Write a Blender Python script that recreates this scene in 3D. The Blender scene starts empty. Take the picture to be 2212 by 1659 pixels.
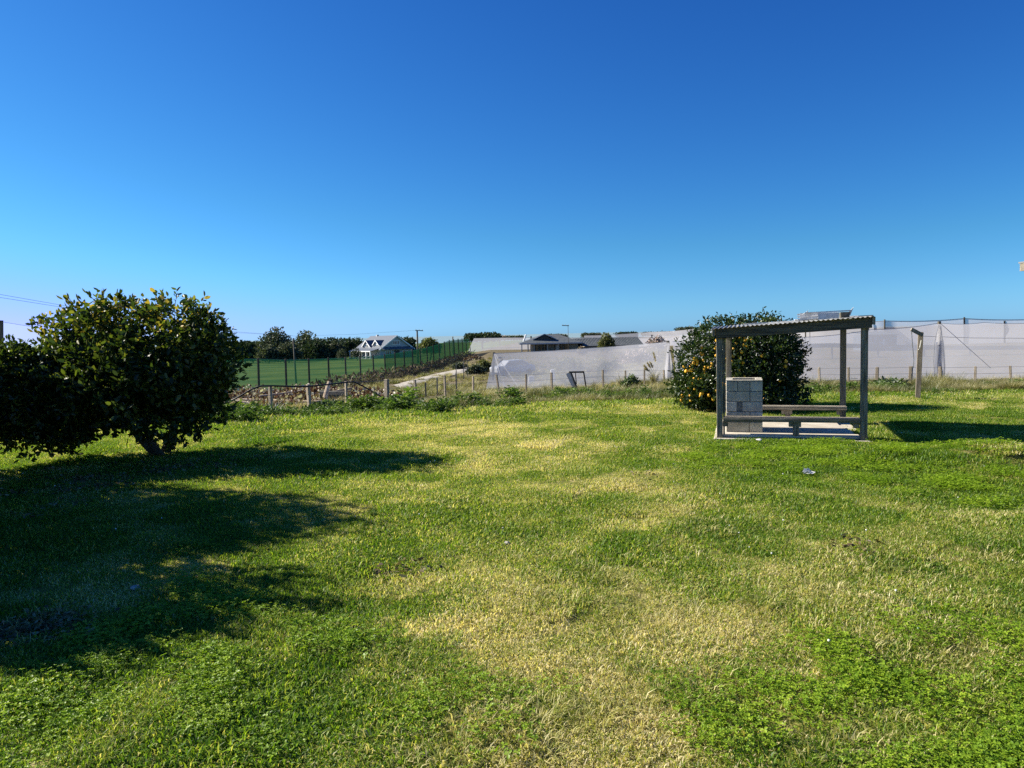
import bpy, bmesh, math, random
import numpy as np
from mathutils import Vector, Matrix
R = math.radians
rng = np.random.default_rng(7)
random.seed(7)
scene = bpy.context.scene
col = scene.collection

# ------------------------------------------------------------------ camera
EYE = 1.95
FPX, CX, CY = 1597.0, 1106.0, 829.5          # focal length and centre, in a 2212 px wide picture
PITCH, ROLL = math.atan(107 / FPX), R(1.3)
fwd = Vector((0, math.cos(PITCH), -math.sin(PITCH)))
r0 = Vector((1, 0, 0)); u0 = Vector((0, math.sin(PITCH), math.cos(PITCH)))
right = r0 * math.cos(ROLL) - u0 * math.sin(ROLL)
up = r0 * math.sin(ROLL) + u0 * math.cos(ROLL)
cam_d = bpy.data.cameras.new("camera"); cam = bpy.data.objects.new("camera", cam_d); col.objects.link(cam)
mw = Matrix((right, up, -fwd)).transposed().to_4x4(); mw.translation = (0, 0, EYE)
cam.matrix_world = mw
cam_d.sensor_width = 36; cam_d.lens = 36 * FPX / 2212; cam_d.clip_end = 60000; cam_d.clip_start = 0.05
scene.camera = cam

# ------------------------------------------------------------------ sky, sun, exposure
SUN_EL, SUN_AZ = R(30.5), R(-72.5)           # azimuth clockwise from +Y
world = bpy.data.worlds.new("World"); scene.world = world; world.use_nodes = True
wn = world.node_tree; bg = wn.nodes["Background"]
sky = wn.nodes.new("ShaderNodeTexSky"); sky.sky_type = 'NISHITA'; sky.sun_disc = False
sky.sun_elevation = SUN_EL; sky.sun_rotation = SUN_AZ % (2 * math.pi)
sky.altitude = 0; sky.air_density = 1.0; sky.dust_density = 0.2; sky.ozone_density = 3.0
# the sky's own colours, graded to the deep clear blue of a dry winter afternoon
def wmath(op, a, b=None, c=None):
    n = wn.nodes.new("ShaderNodeMath"); n.operation = op
    for i, v in enumerate((a, b, c)):
        if v is None: continue
        if isinstance(v, (int, float)): n.inputs[i].default_value = v
        else: wn.links.new(v, n.inputs[i])
    return n.outputs[0]
EXPOSURE = 1.2
sp = wn.nodes.new("ShaderNodeSeparateColor"); wn.links.new(sky.outputs[0], sp.inputs[0]); cb = wn.nodes.new("ShaderNodeCombineColor")
r_, g_, b_ = [wmath('MULTIPLY', sp.outputs[k], .125) for k in range(3)]
ex = 1 / (.1 * 2 ** EXPOSURE)
wn.links.new(wmath('MULTIPLY', wmath('POWER', r_, 1.62), .43 * ex), cb.inputs[0])
hz_ = wmath('MULTIPLY', wmath('MAXIMUM', wmath('SUBTRACT', r_, .38), 0.0), .85)
wn.links.new(wmath('MULTIPLY', wmath('MULTIPLY_ADD', b_, 1.05, hz_), ex), cb.inputs[2])
gg = wn.nodes.new("ShaderNodeMath"); gg.operation = 'SMOOTH_MIN'; gg.inputs[1].default_value = .67; gg.inputs[2].default_value = .22
wn.links.new(wmath('MULTIPLY_ADD', wmath('POWER', g_, 1.36), .80, wmath('MULTIPLY', wmath('MAXIMUM', wmath('SUBTRACT', r_, .55), 0.0), .35)), gg.inputs[0])
wn.links.new(wmath('MULTIPLY', gg.outputs[0], ex), cb.inputs[1])
wn.links.new(cb.outputs[0], bg.inputs['Color']); bg.inputs['Strength'].default_value = 0.1
sun_d = bpy.data.lights.new("sun", 'SUN'); sun = bpy.data.objects.new("sun", sun_d); col.objects.link(sun)
to_sun = Vector((math.sin(SUN_AZ) * math.cos(SUN_EL), math.cos(SUN_AZ) * math.cos(SUN_EL), math.sin(SUN_EL)))
sun.rotation_euler = to_sun.to_track_quat('Z', 'Y').to_euler(); sun.location = (-30, 10, 30)
sun_d.energy = 5.0; sun_d.angle = R(0.53); sun_d.color = (1.0, 0.93, 0.80)
scene.view_settings.view_transform = 'Standard'; scene.view_settings.look = 'None'
scene.view_settings.gamma = 1; scene.view_settings.exposure = EXPOSURE
scene.render.engine = 'CYCLES'
try:
    scene.cycles.transparent_max_bounces = 24
    scene.cycles.max_bounces = 8
    scene.cycles.use_denoising = False
except Exception: pass

# ------------------------------------------------------------------ picture <-> place helpers
def ray(x, y):
    return right * ((x - CX) / FPX) + up * (-(y - CY) / FPX) + fwd
def P(x, y, Y):                               # the point seen at (x, y) at depth Y
    d = ray(x, y); return Vector((0, 0, EYE)) + d * (Y / d.y)
def yh(x): return 722.5 - (x - 1106) * math.tan(ROLL)
PROF = [(-250, [(17, 0), (22, -.4), (30, -1.2), (55, -2.6), (100, -3.4), (230, -5.0), (420, -5), (900, -9), (3000, -22)]),
        (600, [(17.3, 0), (21, -.25), (25, -.55), (35, -1.3), (53, -2.5), (83, -3.0), (230, -5.0), (420, -5), (900, -9), (3000, -22)]),
        (900, [(18.5, 0), (23, -.3), (31, -.95), (60, -2.2), (113, -3.1), (230, -4.4), (420, -4), (900, -9), (3000, -22)]),
        (1060, [(19, 0), (24, -.25), (35, -1.0), (50, -2.0), (100, -2.3), (150, -1.7), (420, -1.5), (900, -8), (3000, -22)]),
        (1250, [(19.8, 0), (26, -.3), (38, -1.15), (48, -1.7), (100, -2.3), (158, -2.1), (180, -1.9), (420, -1), (900, -8), (3000, -22)]),
        (1444, [(20.3, 0), (27, -.3), (41, -1.05), (46, -1.2), (158, -1.6), (420, -1), (900, -8), (3000, -22)]),
        (1769, [(20.5, 0), (26, -.25), (40, -.95), (85, -.4), (180, .2), (420, 1), (900, -6), (3000, -22)]),
        (2400, [(20.8, 0), (26, -.3), (40, -1.1), (85, -.2), (180, 1.2), (420, 2), (900, -6), (3000, -22)])]
PT = np.array([(x - 1106) / FPX for x, _ in PROF])
def vnoise(x, y, seed=0):
    x = np.asarray(x, float); y = np.asarray(y, float)
    xi = np.floor(x).astype(np.int64); yi = np.floor(y).astype(np.int64)
    fx = x - xi; fy = y - yi; fx = fx * fx * (3 - 2 * fx); fy = fy * fy * (3 - 2 * fy)
    def h(a, b):
        n = (a * 374761393 + b * 668265263 + seed * 1442695041) & 0x7fffffff
        n = ((n ^ (n >> 13)) * 1274126177) & 0x7fffffff
        return ((n ^ (n >> 16)) & 0xffff) / 65535.0
    a = h(xi, yi); b = h(xi + 1, yi); c = h(xi, yi + 1); d = h(xi + 1, yi + 1)
    return (a * (1 - fx) + b * fx) * (1 - fy) + (c * (1 - fx) + d * fx) * fy
def fbm(x, y, seed=0, o=3):
    s = 0; a = .5; t = 0
    for i in range(o):
        s = s + a * vnoise(np.asarray(x) * 2 ** i, np.asarray(y) * 2 ** i, seed + i * 17); t += a; a *= .5
    return s / t
def lawn_edge(t):
    return np.interp(t, PT, [p[1][0][0] for p in PROF])
def H(X, Y):
    X = np.atleast_1d(np.asarray(X, float)); Y = np.atleast_1d(np.asarray(Y, float))
    t = X / np.maximum(Y, 8.0)
    Z = np.array([np.interp(Y, [q[0] for q in p[1]], [q[1] for q in p[1]]) for p in PROF])
    k = np.clip(np.searchsorted(PT, t) - 1, 0, len(PT) - 2)
    w = np.clip((t - PT[k]) / (PT[k + 1] - PT[k]), 0, 1)
    ar = np.arange(len(t))
    z = Z[k, ar] * (1 - w) + Z[k + 1, ar] * w
    und = (fbm(X * .9, Y * .9, 3) - .5) * .07 + (fbm(X * .25, Y * .25, 9) - .5) * .08 + (vnoise(X * 1.7, Y * 1.7, 14) - .5) * .045 * (Y < 30)
    z = z + und * np.clip((Y + 3) / 4, 0, 1) * np.clip((120 - Y) / 60, 0, 1)
    z = z + .24 * np.exp(-((X - 6.75) / .62) ** 2 - ((Y - 10.4) / .5) ** 2)
    z = z + .10 * np.exp(-((X - 5.6) / .5) ** 2 - ((Y - 10.8) / .4) ** 2)
    return z
def Hs(x, y): return float(H(x, y)[0])
def G(x, y, dz=0.0):                          # ground point seen at (x, y)
    d = ray(x, y); ys = np.concatenate([np.arange(1.5, 60, .05), np.arange(60, 500, .5)])
    xs = d.x / d.y * ys; zs = EYE + d.z / d.y * ys
    hit = np.nonzero(zs <= H(xs, ys) + dz)[0]
    i = hit[0] if len(hit) else len(ys) - 1
    return Vector((xs[i], ys[i], float(zs[i])))

# ------------------------------------------------------------------ objects helpers
def tag(o, label=None, cat=None, group=None, kind=None):
    if label: o["label"] = label
    if cat: o["category"] = cat
    if group: o["group"] = group
    if kind: o["kind"] = kind
    return o
def empty(name, loc, rz=0, **k):
    o = bpy.data.objects.new(name, None); o.location = loc; o.rotation_euler = (0, 0, rz); o.empty_display_size = .2
    col.objects.link(o); return tag(o, **k)
def link(name, me, mat=None, parent=None, **k):
    if mat is not None and not me.materials: me.materials.append(mat)
    o = bpy.data.objects.new(name, me); col.objects.link(o)
    if parent is not None: o.parent = parent
    return tag(o, **k)
def np_mesh(name, v, f, rnd=None, smooth=False):
    v = np.asarray(v, np.float32); f = np.asarray(f, np.int32); k = f.shape[1]
    me = bpy.data.meshes.new(name); me.vertices.add(len(v)); me.vertices.foreach_set('co', v.ravel())
    me.loops.add(f.size); me.loops.foreach_set('vertex_index', f.ravel())
    me.polygons.add(len(f)); me.polygons.foreach_set('loop_start', np.arange(0, f.size, k, dtype=np.int32))
    me.polygons.foreach_set('loop_total', np.full(len(f), k, np.int32))
    if smooth: me.polygons.foreach_set('use_smooth', np.ones(len(f), bool))
    me.update(calc_edges=True)
    if rnd is not None:
        a = me.attributes.new('rnd', 'FLOAT', 'POINT'); a.data.foreach_set('value', np.asarray(rnd, np.float32))
    return me
class MB:                                     # collects simple solids into one mesh
    def __init__(s): s.v = []; s.f = []
    def add(s, vs, fs):
        n = len(s.v); s.v += [tuple(v) for v in vs]; s.f += [tuple(i + n for i in f) for f in fs]; return s
    def box(s, a, b, jit=0.0):
        x0, y0, z0 = a; x1, y1, z1 = b
        vs = [(x0, y0, z0), (x1, y0, z0), (x1, y1, z0), (x0, y1, z0), (x0, y0, z1), (x1, y0, z1), (x1, y1, z1), (x0, y1, z1)]
        if jit: vs = [tuple(c + random.uniform(-jit, jit) for c in v) for v in vs]
        return s.add(vs, [(0, 3, 2, 1), (4, 5, 6, 7), (0, 1, 5, 4), (1, 2, 6, 5), (2, 3, 7, 6), (3, 0, 4, 7)])
    def beam(s, p, q, w, h, upv=(0, 0, 1)):   # rectangular bar from p to q
        p = Vector(p); q = Vector(q); d = (q - p).normalized(); u = Vector(upv)
        if abs(d.dot(u)) > .98: u = Vector((0, 1, 0))
        sd = d.cross(u).normalized(); u = sd.cross(d).normalized()
        vs = []
        for c in (p, q):
            for a, b in ((-1, -1), (1, -1), (1, 1), (-1, 1)): vs.append(c + sd * a * w / 2 + u * b * h / 2)
        return s.add(vs, [(0, 1, 2, 3), (7, 6, 5, 4), (0, 4, 5, 1), (1, 5, 6, 2), (2, 6, 7, 3), (3, 7, 4, 0)])
    def tube(s, pts, rad, n=6, cap=True):
        pts = [Vector(p) for p in pts]; rad = rad if hasattr(rad, '__len__') else [rad] * len(pts)
        rings = []
        for i, p in enumerate(pts):
            d = (pts[min(i + 1, len(pts) - 1)] - pts[max(i - 1, 0)]).normalized()
            u = Vector((0, 0, 1)) if abs(d.z) < .9 else Vector((1, 0, 0))
            a = d.cross(u).normalized(); b = a.cross(d)
            rings.append([p + (a * math.cos(2 * math.pi * k / n) + b * math.sin(2 * math.pi * k / n)) * rad[i] for k in range(n)])
        vs = [v for r in rings for v in r]; fs = []
        for i in range(len(pts) - 1):
            for k in range(n): fs.append((i * n + k, i * n + (k + 1) % n, (i + 1) * n + (k + 1) % n, (i + 1) * n + k))
        if cap: fs.append(tuple(range(n))[::-1]); fs.append(tuple((len(pts) - 1) * n + k for k in range(n)))
        return s.add(vs, fs)
    def poly(s, vs): return s.add(vs, [tuple(range(len(vs)))])
    def build(s, name, mat, parent=None, bevel=0.0, smooth=False, loc=None, **k):
        me = bpy.data.meshes.new(name); me.from_pydata(s.v, [], s.f)
        if bevel:
            bm = bmesh.new(); bm.from_mesh(me)
            bmesh.ops.bevel(bm, geom=bm.edges[:], offset=bevel, segments=1, affect='EDGES', profile=.5); bm.to_mesh(me); bm.free()
        if smooth: me.polygons.foreach_set('use_smooth', [True] * len(me.polygons))
        me.update(); o = link(name, me, mat, parent, **k)
        if loc is not None: o.location = loc
        return o

# ------------------------------------------------------------------ materials
def mat(name, base, rough=.8, var=None, scale=6, detail=4, bump=0.0, bscale=40, metal=0, stretch=None, spec=.3, obj_rand=0.0, coord='Object', thr=(.35, .65)):
    m = bpy.data.materials.new(name); m.use_nodes = True; nt = m.node_tree; b = nt.nodes['Principled BSDF']
    b.inputs['Roughness'].default_value = rough; b.inputs['Metallic'].default_value = metal
    b.inputs['Specular IOR Level'].default_value = spec
    tc = nt.nodes.new('ShaderNodeTexCoord'); mp = nt.nodes.new('ShaderNodeMapping'); nt.links.new(tc.outputs[coord], mp.inputs[0])
    if stretch: mp.inputs['Scale'].default_value = stretch
    n = nt.nodes.new('ShaderNodeTexNoise'); n.inputs['Scale'].default_value = scale; n.inputs['Detail'].default_value = detail
    nt.links.new(mp.outputs[0], n.inputs['Vector'])
    rp = nt.nodes.new('ShaderNodeValToRGB'); rp.color_ramp.elements[0].position = thr[0]; rp.color_ramp.elements[1].position = thr[1]
    rp.color_ramp.elements[0].color = (*base, 1); rp.color_ramp.elements[1].color = (*(var or base), 1)
    nt.links.new(n.outputs['Fac'], rp.inputs[0]); out = rp.outputs[0]
    if obj_rand:
        oi = nt.nodes.new('ShaderNodeObjectInfo'); mr = nt.nodes.new('ShaderNodeMapRange')
        mr.inputs['To Min'].default_value = 1 - obj_rand; mr.inputs['To Max'].default_value = 1 + obj_rand
        nt.links.new(oi.outputs['Random'], mr.inputs['Value'])
        hsv = nt.nodes.new('ShaderNodeHueSaturation'); nt.links.new(mr.outputs[0], hsv.inputs['Value']); nt.links.new(out, hsv.inputs['Color']); out = hsv.outputs[0]
    nt.links.new(out, b.inputs['Base Color'])
    if bump:
        n2 = nt.nodes.new('ShaderNodeTexNoise'); n2.inputs['Scale'].default_value = bscale; n2.inputs['Detail'].default_value = 6
        nt.links.new(mp.outputs[0], n2.inputs['Vector'])
        bp = nt.nodes.new('ShaderNodeBump'); bp.inputs['Strength'].default_value = bump; bp.inputs['Distance'].default_value = .02
        nt.links.new(n2.outputs['Fac'], bp.inputs['Height']); nt.links.new(bp.outputs[0], b.inputs['Normal'])
    return m
def leafmat(name, stops, trans=.45, rough=.45, gloss=.06, inst=None, rnd_w=1.0, tint=(1.15, 1.25, .6)):
    """stops: [(pos, rgb)...] looked up with the per-leaf number, shifted by an instance attribute."""
    m = bpy.data.materials.new(name); m.use_nodes = True; nt = m.node_tree; nt.nodes.clear()
    out = nt.nodes.new('ShaderNodeOutputMaterial')
    at = nt.nodes.new('ShaderNodeAttribute'); at.attribute_name = 'rnd'
    fac = at.outputs['Fac']
    if inst:
        ia = nt.nodes.new('ShaderNodeAttribute'); ia.attribute_type = 'INSTANCER'; ia.attribute_name = inst
        ma = nt.nodes.new('ShaderNodeMath'); ma.operation = 'MULTIPLY_ADD'; ma.inputs[1].default_value = rnd_w
        nt.links.new(fac, ma.inputs[0]); nt.links.new(ia.outputs['Fac'], ma.inputs[2]); fac = ma.outputs[0]
    rp = nt.nodes.new('ShaderNodeValToRGB'); el = rp.color_ramp.elements
    while len(el) < len(stops): el.new(.5)
    for e, (p, c) in zip(el, stops): e.position = p; e.color = (*c, 1)
    nt.links.new(fac, rp.inputs[0])
    di = nt.nodes.new('ShaderNodeBsdfDiffuse'); tr = nt.nodes.new('ShaderNodeBsdfTranslucent'); gl = nt.nodes.new('ShaderNodeBsdfGlossy')
    gl.inputs['Roughness'].default_value = rough
    mu = nt.nodes.new('ShaderNodeMix'); mu.data_type = 'RGBA'; mu.blend_type = 'MULTIPLY'; mu.inputs[0].default_value = 1
    mu.inputs[7].default_value = (*tint, 1); nt.links.new(rp.outputs[0], mu.inputs[6])
    nt.links.new(rp.outputs[0], di.inputs[0]); nt.links.new(mu.outputs[2], tr.inputs[0])
    m1 = nt.nodes.new('ShaderNodeMixShader'); m1.inputs[0].default_value = trans
    nt.links.new(di.outputs[0], m1.inputs[1]); nt.links.new(tr.outputs[0], m1.inputs[2])
    m2 = nt.nodes.new('ShaderNodeMixShader'); m2.inputs[0].default_value = gloss
    nt.links.new(m1.outputs[0], m2.inputs[1]); nt.links.new(gl.outputs[0], m2.inputs[2]); nt.links.new(m2.outputs[0], out.inputs[0])
    return m
def netmat(name, colr, open_=.2, trans=.55, var=.08, scale=.35, fibre=.55):
    m = bpy.data.materials.new(name); m.use_nodes = True; nt = m.node_tree; nt.nodes.clear()
    out = nt.nodes.new('ShaderNodeOutputMaterial'); tc = nt.nodes.new('ShaderNodeTexCoord')
    n = nt.nodes.new('ShaderNodeTexNoise'); n.inputs['Scale'].default_value = scale; n.inputs['Detail'].default_value = 5
    nt.links.new(tc.outputs['Object'], n.inputs['Vector'])
    mr = nt.nodes.new('ShaderNodeMapRange'); mr.inputs['From Min'].default_value = .3; mr.inputs['From Max'].default_value = .7
    mr.inputs['To Min'].default_value = open_ - var; mr.inputs['To Max'].default_value = open_ + var; nt.links.new(n.outputs['Fac'], mr.inputs['Value'])
    di = nt.nodes.new('ShaderNodeBsdfDiffuse'); tr = nt.nodes.new('ShaderNodeBsdfTranslucent'); tp = nt.nodes.new('ShaderNodeBsdfTransparent')
    di.inputs[0].default_value = (*colr, 1); tr.inputs[0].default_value = (*colr, 1)
    d2 = nt.nodes.new('ShaderNodeBsdfDiffuse'); d2.inputs[0].default_value = (*colr, 1)      # round fibres: part of the light meets them square on
    nv_ = nt.nodes.new('ShaderNodeCombineXYZ'); nv_.inputs[0].default_value = -.45; nv_.inputs[1].default_value = -.3; nv_.inputs[2].default_value = .84; nt.links.new(nv_.outputs[0], d2.inputs['Normal'])
    t2 = nt.nodes.new('ShaderNodeBsdfTranslucent'); t2.inputs[0].default_value = (*colr, 1)
    nv2 = nt.nodes.new('ShaderNodeCombineXYZ'); nv2.inputs[0].default_value = .3; nv2.inputs[1].default_value = -.8; nv2.inputs[2].default_value = -.5; nt.links.new(nv2.outputs[0], t2.inputs['Normal'])
    af = nt.nodes.new('ShaderNodeAddShader'); nt.links.new(d2.outputs[0], af.inputs[0]); nt.links.new(t2.outputs[0], af.inputs[1])
    a0 = nt.nodes.new('ShaderNodeMixShader'); a0.inputs[0].default_value = trans
    nt.links.new(di.outputs[0], a0.inputs[1]); nt.links.new(tr.outputs[0], a0.inputs[2])
    a = nt.nodes.new('ShaderNodeMixShader'); a.inputs[0].default_value = fibre
    nt.links.new(a0.outputs[0], a.inputs[1]); nt.links.new(af.outputs[0], a.inputs[2])
    b = nt.nodes.new('ShaderNodeMixShader'); nt.links.new(mr.outputs[0], b.inputs[0])
    nt.links.new(a.outputs[0], b.inputs[1]); nt.links.new(tp.outputs[0], b.inputs[2]); nt.links.new(b.outputs[0], out.inputs[0])
    return m
M = {}
M['wood'] = mat('weathered_timber', (.13, .112, .082), .9, (.36, .32, .25), 4, 10, .9, 40, stretch=(9, 9, .6), obj_rand=.18)
M['wood_h'] = mat('weathered_board', (.15, .13, .10), .9, (.38, .335, .26), 4, 10, .9, 40, stretch=(.6, 9, 9), obj_rand=.15)
M['beam'] = mat('dark_weathered_beam', (.065, .055, .040), .9, (.16, .14, .105), 4, 10, .9, 40, stretch=(.5, 8, 8), obj_rand=.1)
M['post'] = mat('fence_post_timber', (.20, .165, .115), .9, (.36, .30, .22), 4, 8, .5, 50, stretch=(5, 5, .8), obj_rand=.3)
M['darkpost'] = mat('treated_pole', (.055, .05, .04), .9, (.12, .11, .08), 4, 6, .3, 40, stretch=(5, 5, .6), obj_rand=.25)
M['block'] = mat('concrete_block', (.36, .335, .285), .95, (.54, .51, .44), 5, 10, .9, 60, obj_rand=.2)
M['mortar'] = mat('mortar', (.12, .12, .115), 1, (.2, .2, .19), 12, 6, .5, 90)
M['soot'] = mat('soot', (.015, .014, .013), 1, (.04, .038, .035), 12)
M['slab'] = mat('concrete_slab', (.42, .37, .29), .9, (.56, .51, .42), 3, 8, .25, 80, obj_rand=.06)
M['iron'] = mat('corrugated_iron', (.13, .135, .13), .55, (.33, .33, .31), 5, 9, .1, 60, metal=.45, stretch=(1, .4, 1))
M['fadedwhite'] = mat('faded_white', (.52, .51, .47), .7, (.72, .71, .67), 9, 6, .2, 60)
M['white'] = mat('white_paint', (.72, .72, .70), .6, (.80, .80, .78), 6, 4)
M['wire'] = mat('galvanised_wire', (.20, .21, .22), .5, (.3, .3, .3), 6, metal=.6)
M['black'] = mat('black_plastic', (.012, .012, .012), .5, (.03, .03, .03), 6)
M['pale'] = mat('pale_painted_timber', (.55, .52, .44), .8, (.68, .65, .57), 5, 6, .2, 50)
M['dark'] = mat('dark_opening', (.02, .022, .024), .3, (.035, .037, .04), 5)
M['glass'] = mat('window_glass', (.04, .05, .06), .08, (.06, .07, .08), 2, spec=.8)
M['cladding'] = mat('grey_cladding', (.36, .38, .40), .8, (.42, .44, .46), 2, 4)
M['slate'] = mat('grey_blue_roofing', (.085, .10, .125), .6, (.12, .135, .16), 3, 6, .1, 20)
M['brownroof'] = mat('dark_metal_roofing', (.085, .095, .095), .55, (.13, .14, .14), 2, 5)
M['ochre'] = mat('buff_wall', (.30, .28, .23), .9, (.36, .33, .27), 3, 5)
M['net'] = netmat('white_shade_netting', (.46, .46, .485), .33, .5, .08)
M['netfar'] = netmat('pale_shade_netting', (.43, .43, .46), .38, .5, .07, .1)
M['netgreen'] = netmat('green_windbreak_mesh', (.007, .045, .026), .42, .40, .08, .12, .12)
M['netblue'] = netmat('blue_grey_netting', (.17, .23, .29), .5, .6, .05)
M['gravel'] = mat('gravel', (.30, .27, .22), .95, (.46, .42, .36), 2.2, 8, .6, 30)
M['lemonskin'] = mat('lemon_skin', (.62, .30, .02), .45, (.80, .46, .035), 8, 3, .15, 90, spec=.35, obj_rand=.3)
M['bark'] = mat('citrus_bark', (.07, .055, .04), .95, (.14, .12, .09), 10, 8, .6, 60)
M['stone'] = mat('pale_stone', (.26, .24, .22), .9, (.42, .39, .35), 14, 6, .4, 60)
M['cutwood'] = mat('cut_branch_wood', (.34, .25, .16), .9, (.55, .44, .32), 5, 6, .3, 40, obj_rand=.35)
M['car'] = mat('white_car_paint', (.50, .51, .52), .25, (.55, .56, .57), 2, spec=.6)
M['tyre'] = mat('tyre_rubber', (.02, .02, .02), .9, (.03, .03, .03), 5)
M['sea'] = mat('sea_water', (.18, .27, .30), .7, (.22, .31, .34), .002, 4, coord='Object', spec=.1)
M['reddish'] = mat('dead_leaf_litter', (.12, .06, .035), .95, (.25, .16, .1), 2, 6)
M['farbank'] = mat('far_earth', (.10, .075, .045), .95, (.17, .13, .08), .4, 6)

GRASS_STOPS = [(0.0, (.070, .150, .012)), (.24, (.17, .275, .020)), (.46, (.28, .365, .04)), (.62, (.46, .43, .14)), (.8, (.62, .54, .28)), (1.0, (.76, .67, .42))]
M['grass'] = leafmat('lawn_grass_blades', GRASS_STOPS, .5, .5, .02, inst='dry', rnd_w=.72, tint=(1.3, 1.3, .55))
M['coarse'] = leafmat('coarse_grass_blades', [(0, (.06, .12, .012)), (.35, (.22, .25, .04)), (.65, (.46, .42, .16)), (1, (.68, .60, .33))], .4, .5, .02, inst='dry', rnd_w=.5, tint=(1.2, 1.2, .6))
M['clover'] = leafmat('clover_leaves', [(0, (.09, .17, .012)), (.5, (.19, .31, .018)), (1, (.34, .45, .035))], .42, .45, .025, inst='dry', rnd_w=.6)
M['weed'] = leafmat('broad_weed_leaves', [(0, (.03, .065, .012)), (.5, (.085, .15, .022)), (.85, (.18, .24, .05)), (1, (.24, .24, .09))], .4, .5, .03, inst='dry', rnd_w=.7)
M['longgrass'] = leafmat('long_rank_grass', [(0, (.05, .075, .015)), (.4, (.13, .14, .035)), (.7, (.27, .24, .09)), (1, (.46, .39, .21))], .35, .5, .05, inst='dry', rnd_w=.5)
M['slash'] = leafmat('cut_branch_leaves', [(0, (.025, .015, .01)), (.45, (.11, .045, .028)), (.7, (.17, .11, .06)), (.84, (.42, .36, .27)), (1, (.66, .62, .52))], .2, .5, .02, inst='dry', rnd_w=1)
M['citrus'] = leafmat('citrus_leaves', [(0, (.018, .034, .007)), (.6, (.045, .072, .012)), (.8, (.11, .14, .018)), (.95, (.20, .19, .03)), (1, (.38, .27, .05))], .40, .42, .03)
M['citrus2'] = leafmat('lemon_tree_leaves', [(0, (.014, .032, .008)), (.6, (.032, .060, .012)), (.92, (.08, .11, .022)), (1, (.22, .24, .05))], .3, .35, .045)
M['euca'] = leafmat('dark_far_foliage', [(0, (.035, .045, .025)), (.6, (.07, .085, .045)), (1, (.13, .14, .075))], .2, .6, .03)
M['hedge'] = leafmat('deep_green_foliage', [(0, (.015, .028, .014)), (.7, (.035, .055, .025)), (1, (.08, .10, .045))], .2, .6, .02)
M['yellowtree'] = leafmat('yellow_green_foliage', [(0, (.07, .08, .025)), (.6, (.14, .15, .05)), (1, (.24, .23, .09))], .25, .6, .02)
M['pinktree'] = leafmat('bare_pink_twigs', [(0, (.22, .16, .14)), (1, (.5, .42, .38))], .1, .6, .0)
M['flower'] = mat('white_flower', (.8, .8, .76), .6)
M['plume'] = leafmat('dry_plumes', [(0, (.28, .22, .14)), (1, (.5, .42, .3))], .4, .6, .02)

# ground material: lawn / rough / far field chosen by a vertex attribute, detail by noise
def ground_mat():
    m = bpy.data.materials.new('ground_soil_and_grass'); m.use_nodes = True; nt = m.node_tree; b = nt.nodes['Principled BSDF']
    b.inputs['Roughness'].default_value = 1; b.inputs['Specular IOR Level'].default_value = .1
    tc = nt.nodes.new('ShaderNodeTexCoord')
    def noise(s, d=6):
        n = nt.nodes.new('ShaderNodeTexNoise'); n.inputs['Scale'].default_value = s; n.inputs['Detail'].default_value = d
        nt.links.new(tc.outputs['Object'], n.inputs['Vector']); return n.outputs['Fac']
    def ramp(f, st):
        r = nt.nodes.new('ShaderNodeValToRGB'); el = r.color_ramp.elements
        while len(el) < len(st): el.new(.5)
        for e, (p, c) in zip(el, st): e.position = p; e.color = (*c, 1)
        nt.links.new(f, r.inputs[0]); return r.outputs[0]
    def mix(f, a, c):
        x = nt.nodes.new('ShaderNodeMix'); x.data_type = 'RGBA'; nt.links.new(f, x.inputs[0]); nt.links.new(a, x.inputs[6]); nt.links.new(c, x.inputs[7]); return x.outputs[2]
    def attr(n):
        a = nt.nodes.new('ShaderNodeAttribute'); a.attribute_name = n; return a.outputs['Fac']
    lawn = ramp(noise(9), [(.3, (.08, .10, .018)), (.5, (.20, .19, .05)), (.7, (.38, .32, .15))])
    rough = ramp(noise(1.1), [(.3, (.075, .085, .030)), (.5, (.13, .105, .06)), (.7, (.20, .155, .10))])
    field = ramp(noise(.09, 10), [(.38, (.04, .085, .012)), (.62, (.11, .155, .028))])
    c = mix(attr('rough'), lawn, rough); c = mix(attr('field'), c, field)
    nt.links.new(c, b.inputs['Base Color'])
    bp = nt.nodes.new('ShaderNodeBump'); bp.inputs['Strength'].default_value = .6; bp.inputs['Distance'].default_value = .05
    nt.links.new(noise(14), bp.inputs['Height']); nt.links.new(bp.outputs[0], b.inputs['Normal'])
    return m

# ------------------------------------------------------------------ terrain and sea
def fence_x(Y): return -18.2 + (Y - 53) * .0835          # the green windbreak's line
def axis(lo, hi, fine_lo, fine_hi, step, g=1.13):
    a = list(np.arange(fine_lo, fine_hi + 1e-6, step)); s = step
    while a[-1] < hi: s *= g; a.append(a[-1] + s)
    s = step
    while a[0] > lo: s *= g; a.insert(0, a[0] - s)
    return np.array(a)
gx = axis(-2600, 2600, -14, 16, .3); gy = axis(-60, 3000, -2, 30, .3, 1.09)
XX, YY = np.meshgrid(gx, gy); ZZ = H(XX.ravel(), YY.ravel())
nv = len(gx); ii = np.arange(len(gy) - 1)[:, None] * nv + np.arange(nv - 1)[None, :]; ii = ii.ravel()
me = np_mesh('ground', np.stack([XX.ravel(), YY.ravel(), ZZ], 1), np.stack([ii, ii + 1, ii + nv + 1, ii + nv], 1), smooth=True)
tt = XX.ravel() / np.maximum(YY.ravel(), 8)
ro = np.clip((YY.ravel() - lawn_edge(tt) - .5) / 1.5, 0, 1)
fi = np.clip((fence_x(YY.ravel()) - XX.ravel()) / 1.0, 0, 1) * np.clip((YY.ravel() - 30) / 4, 0, 1)
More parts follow.
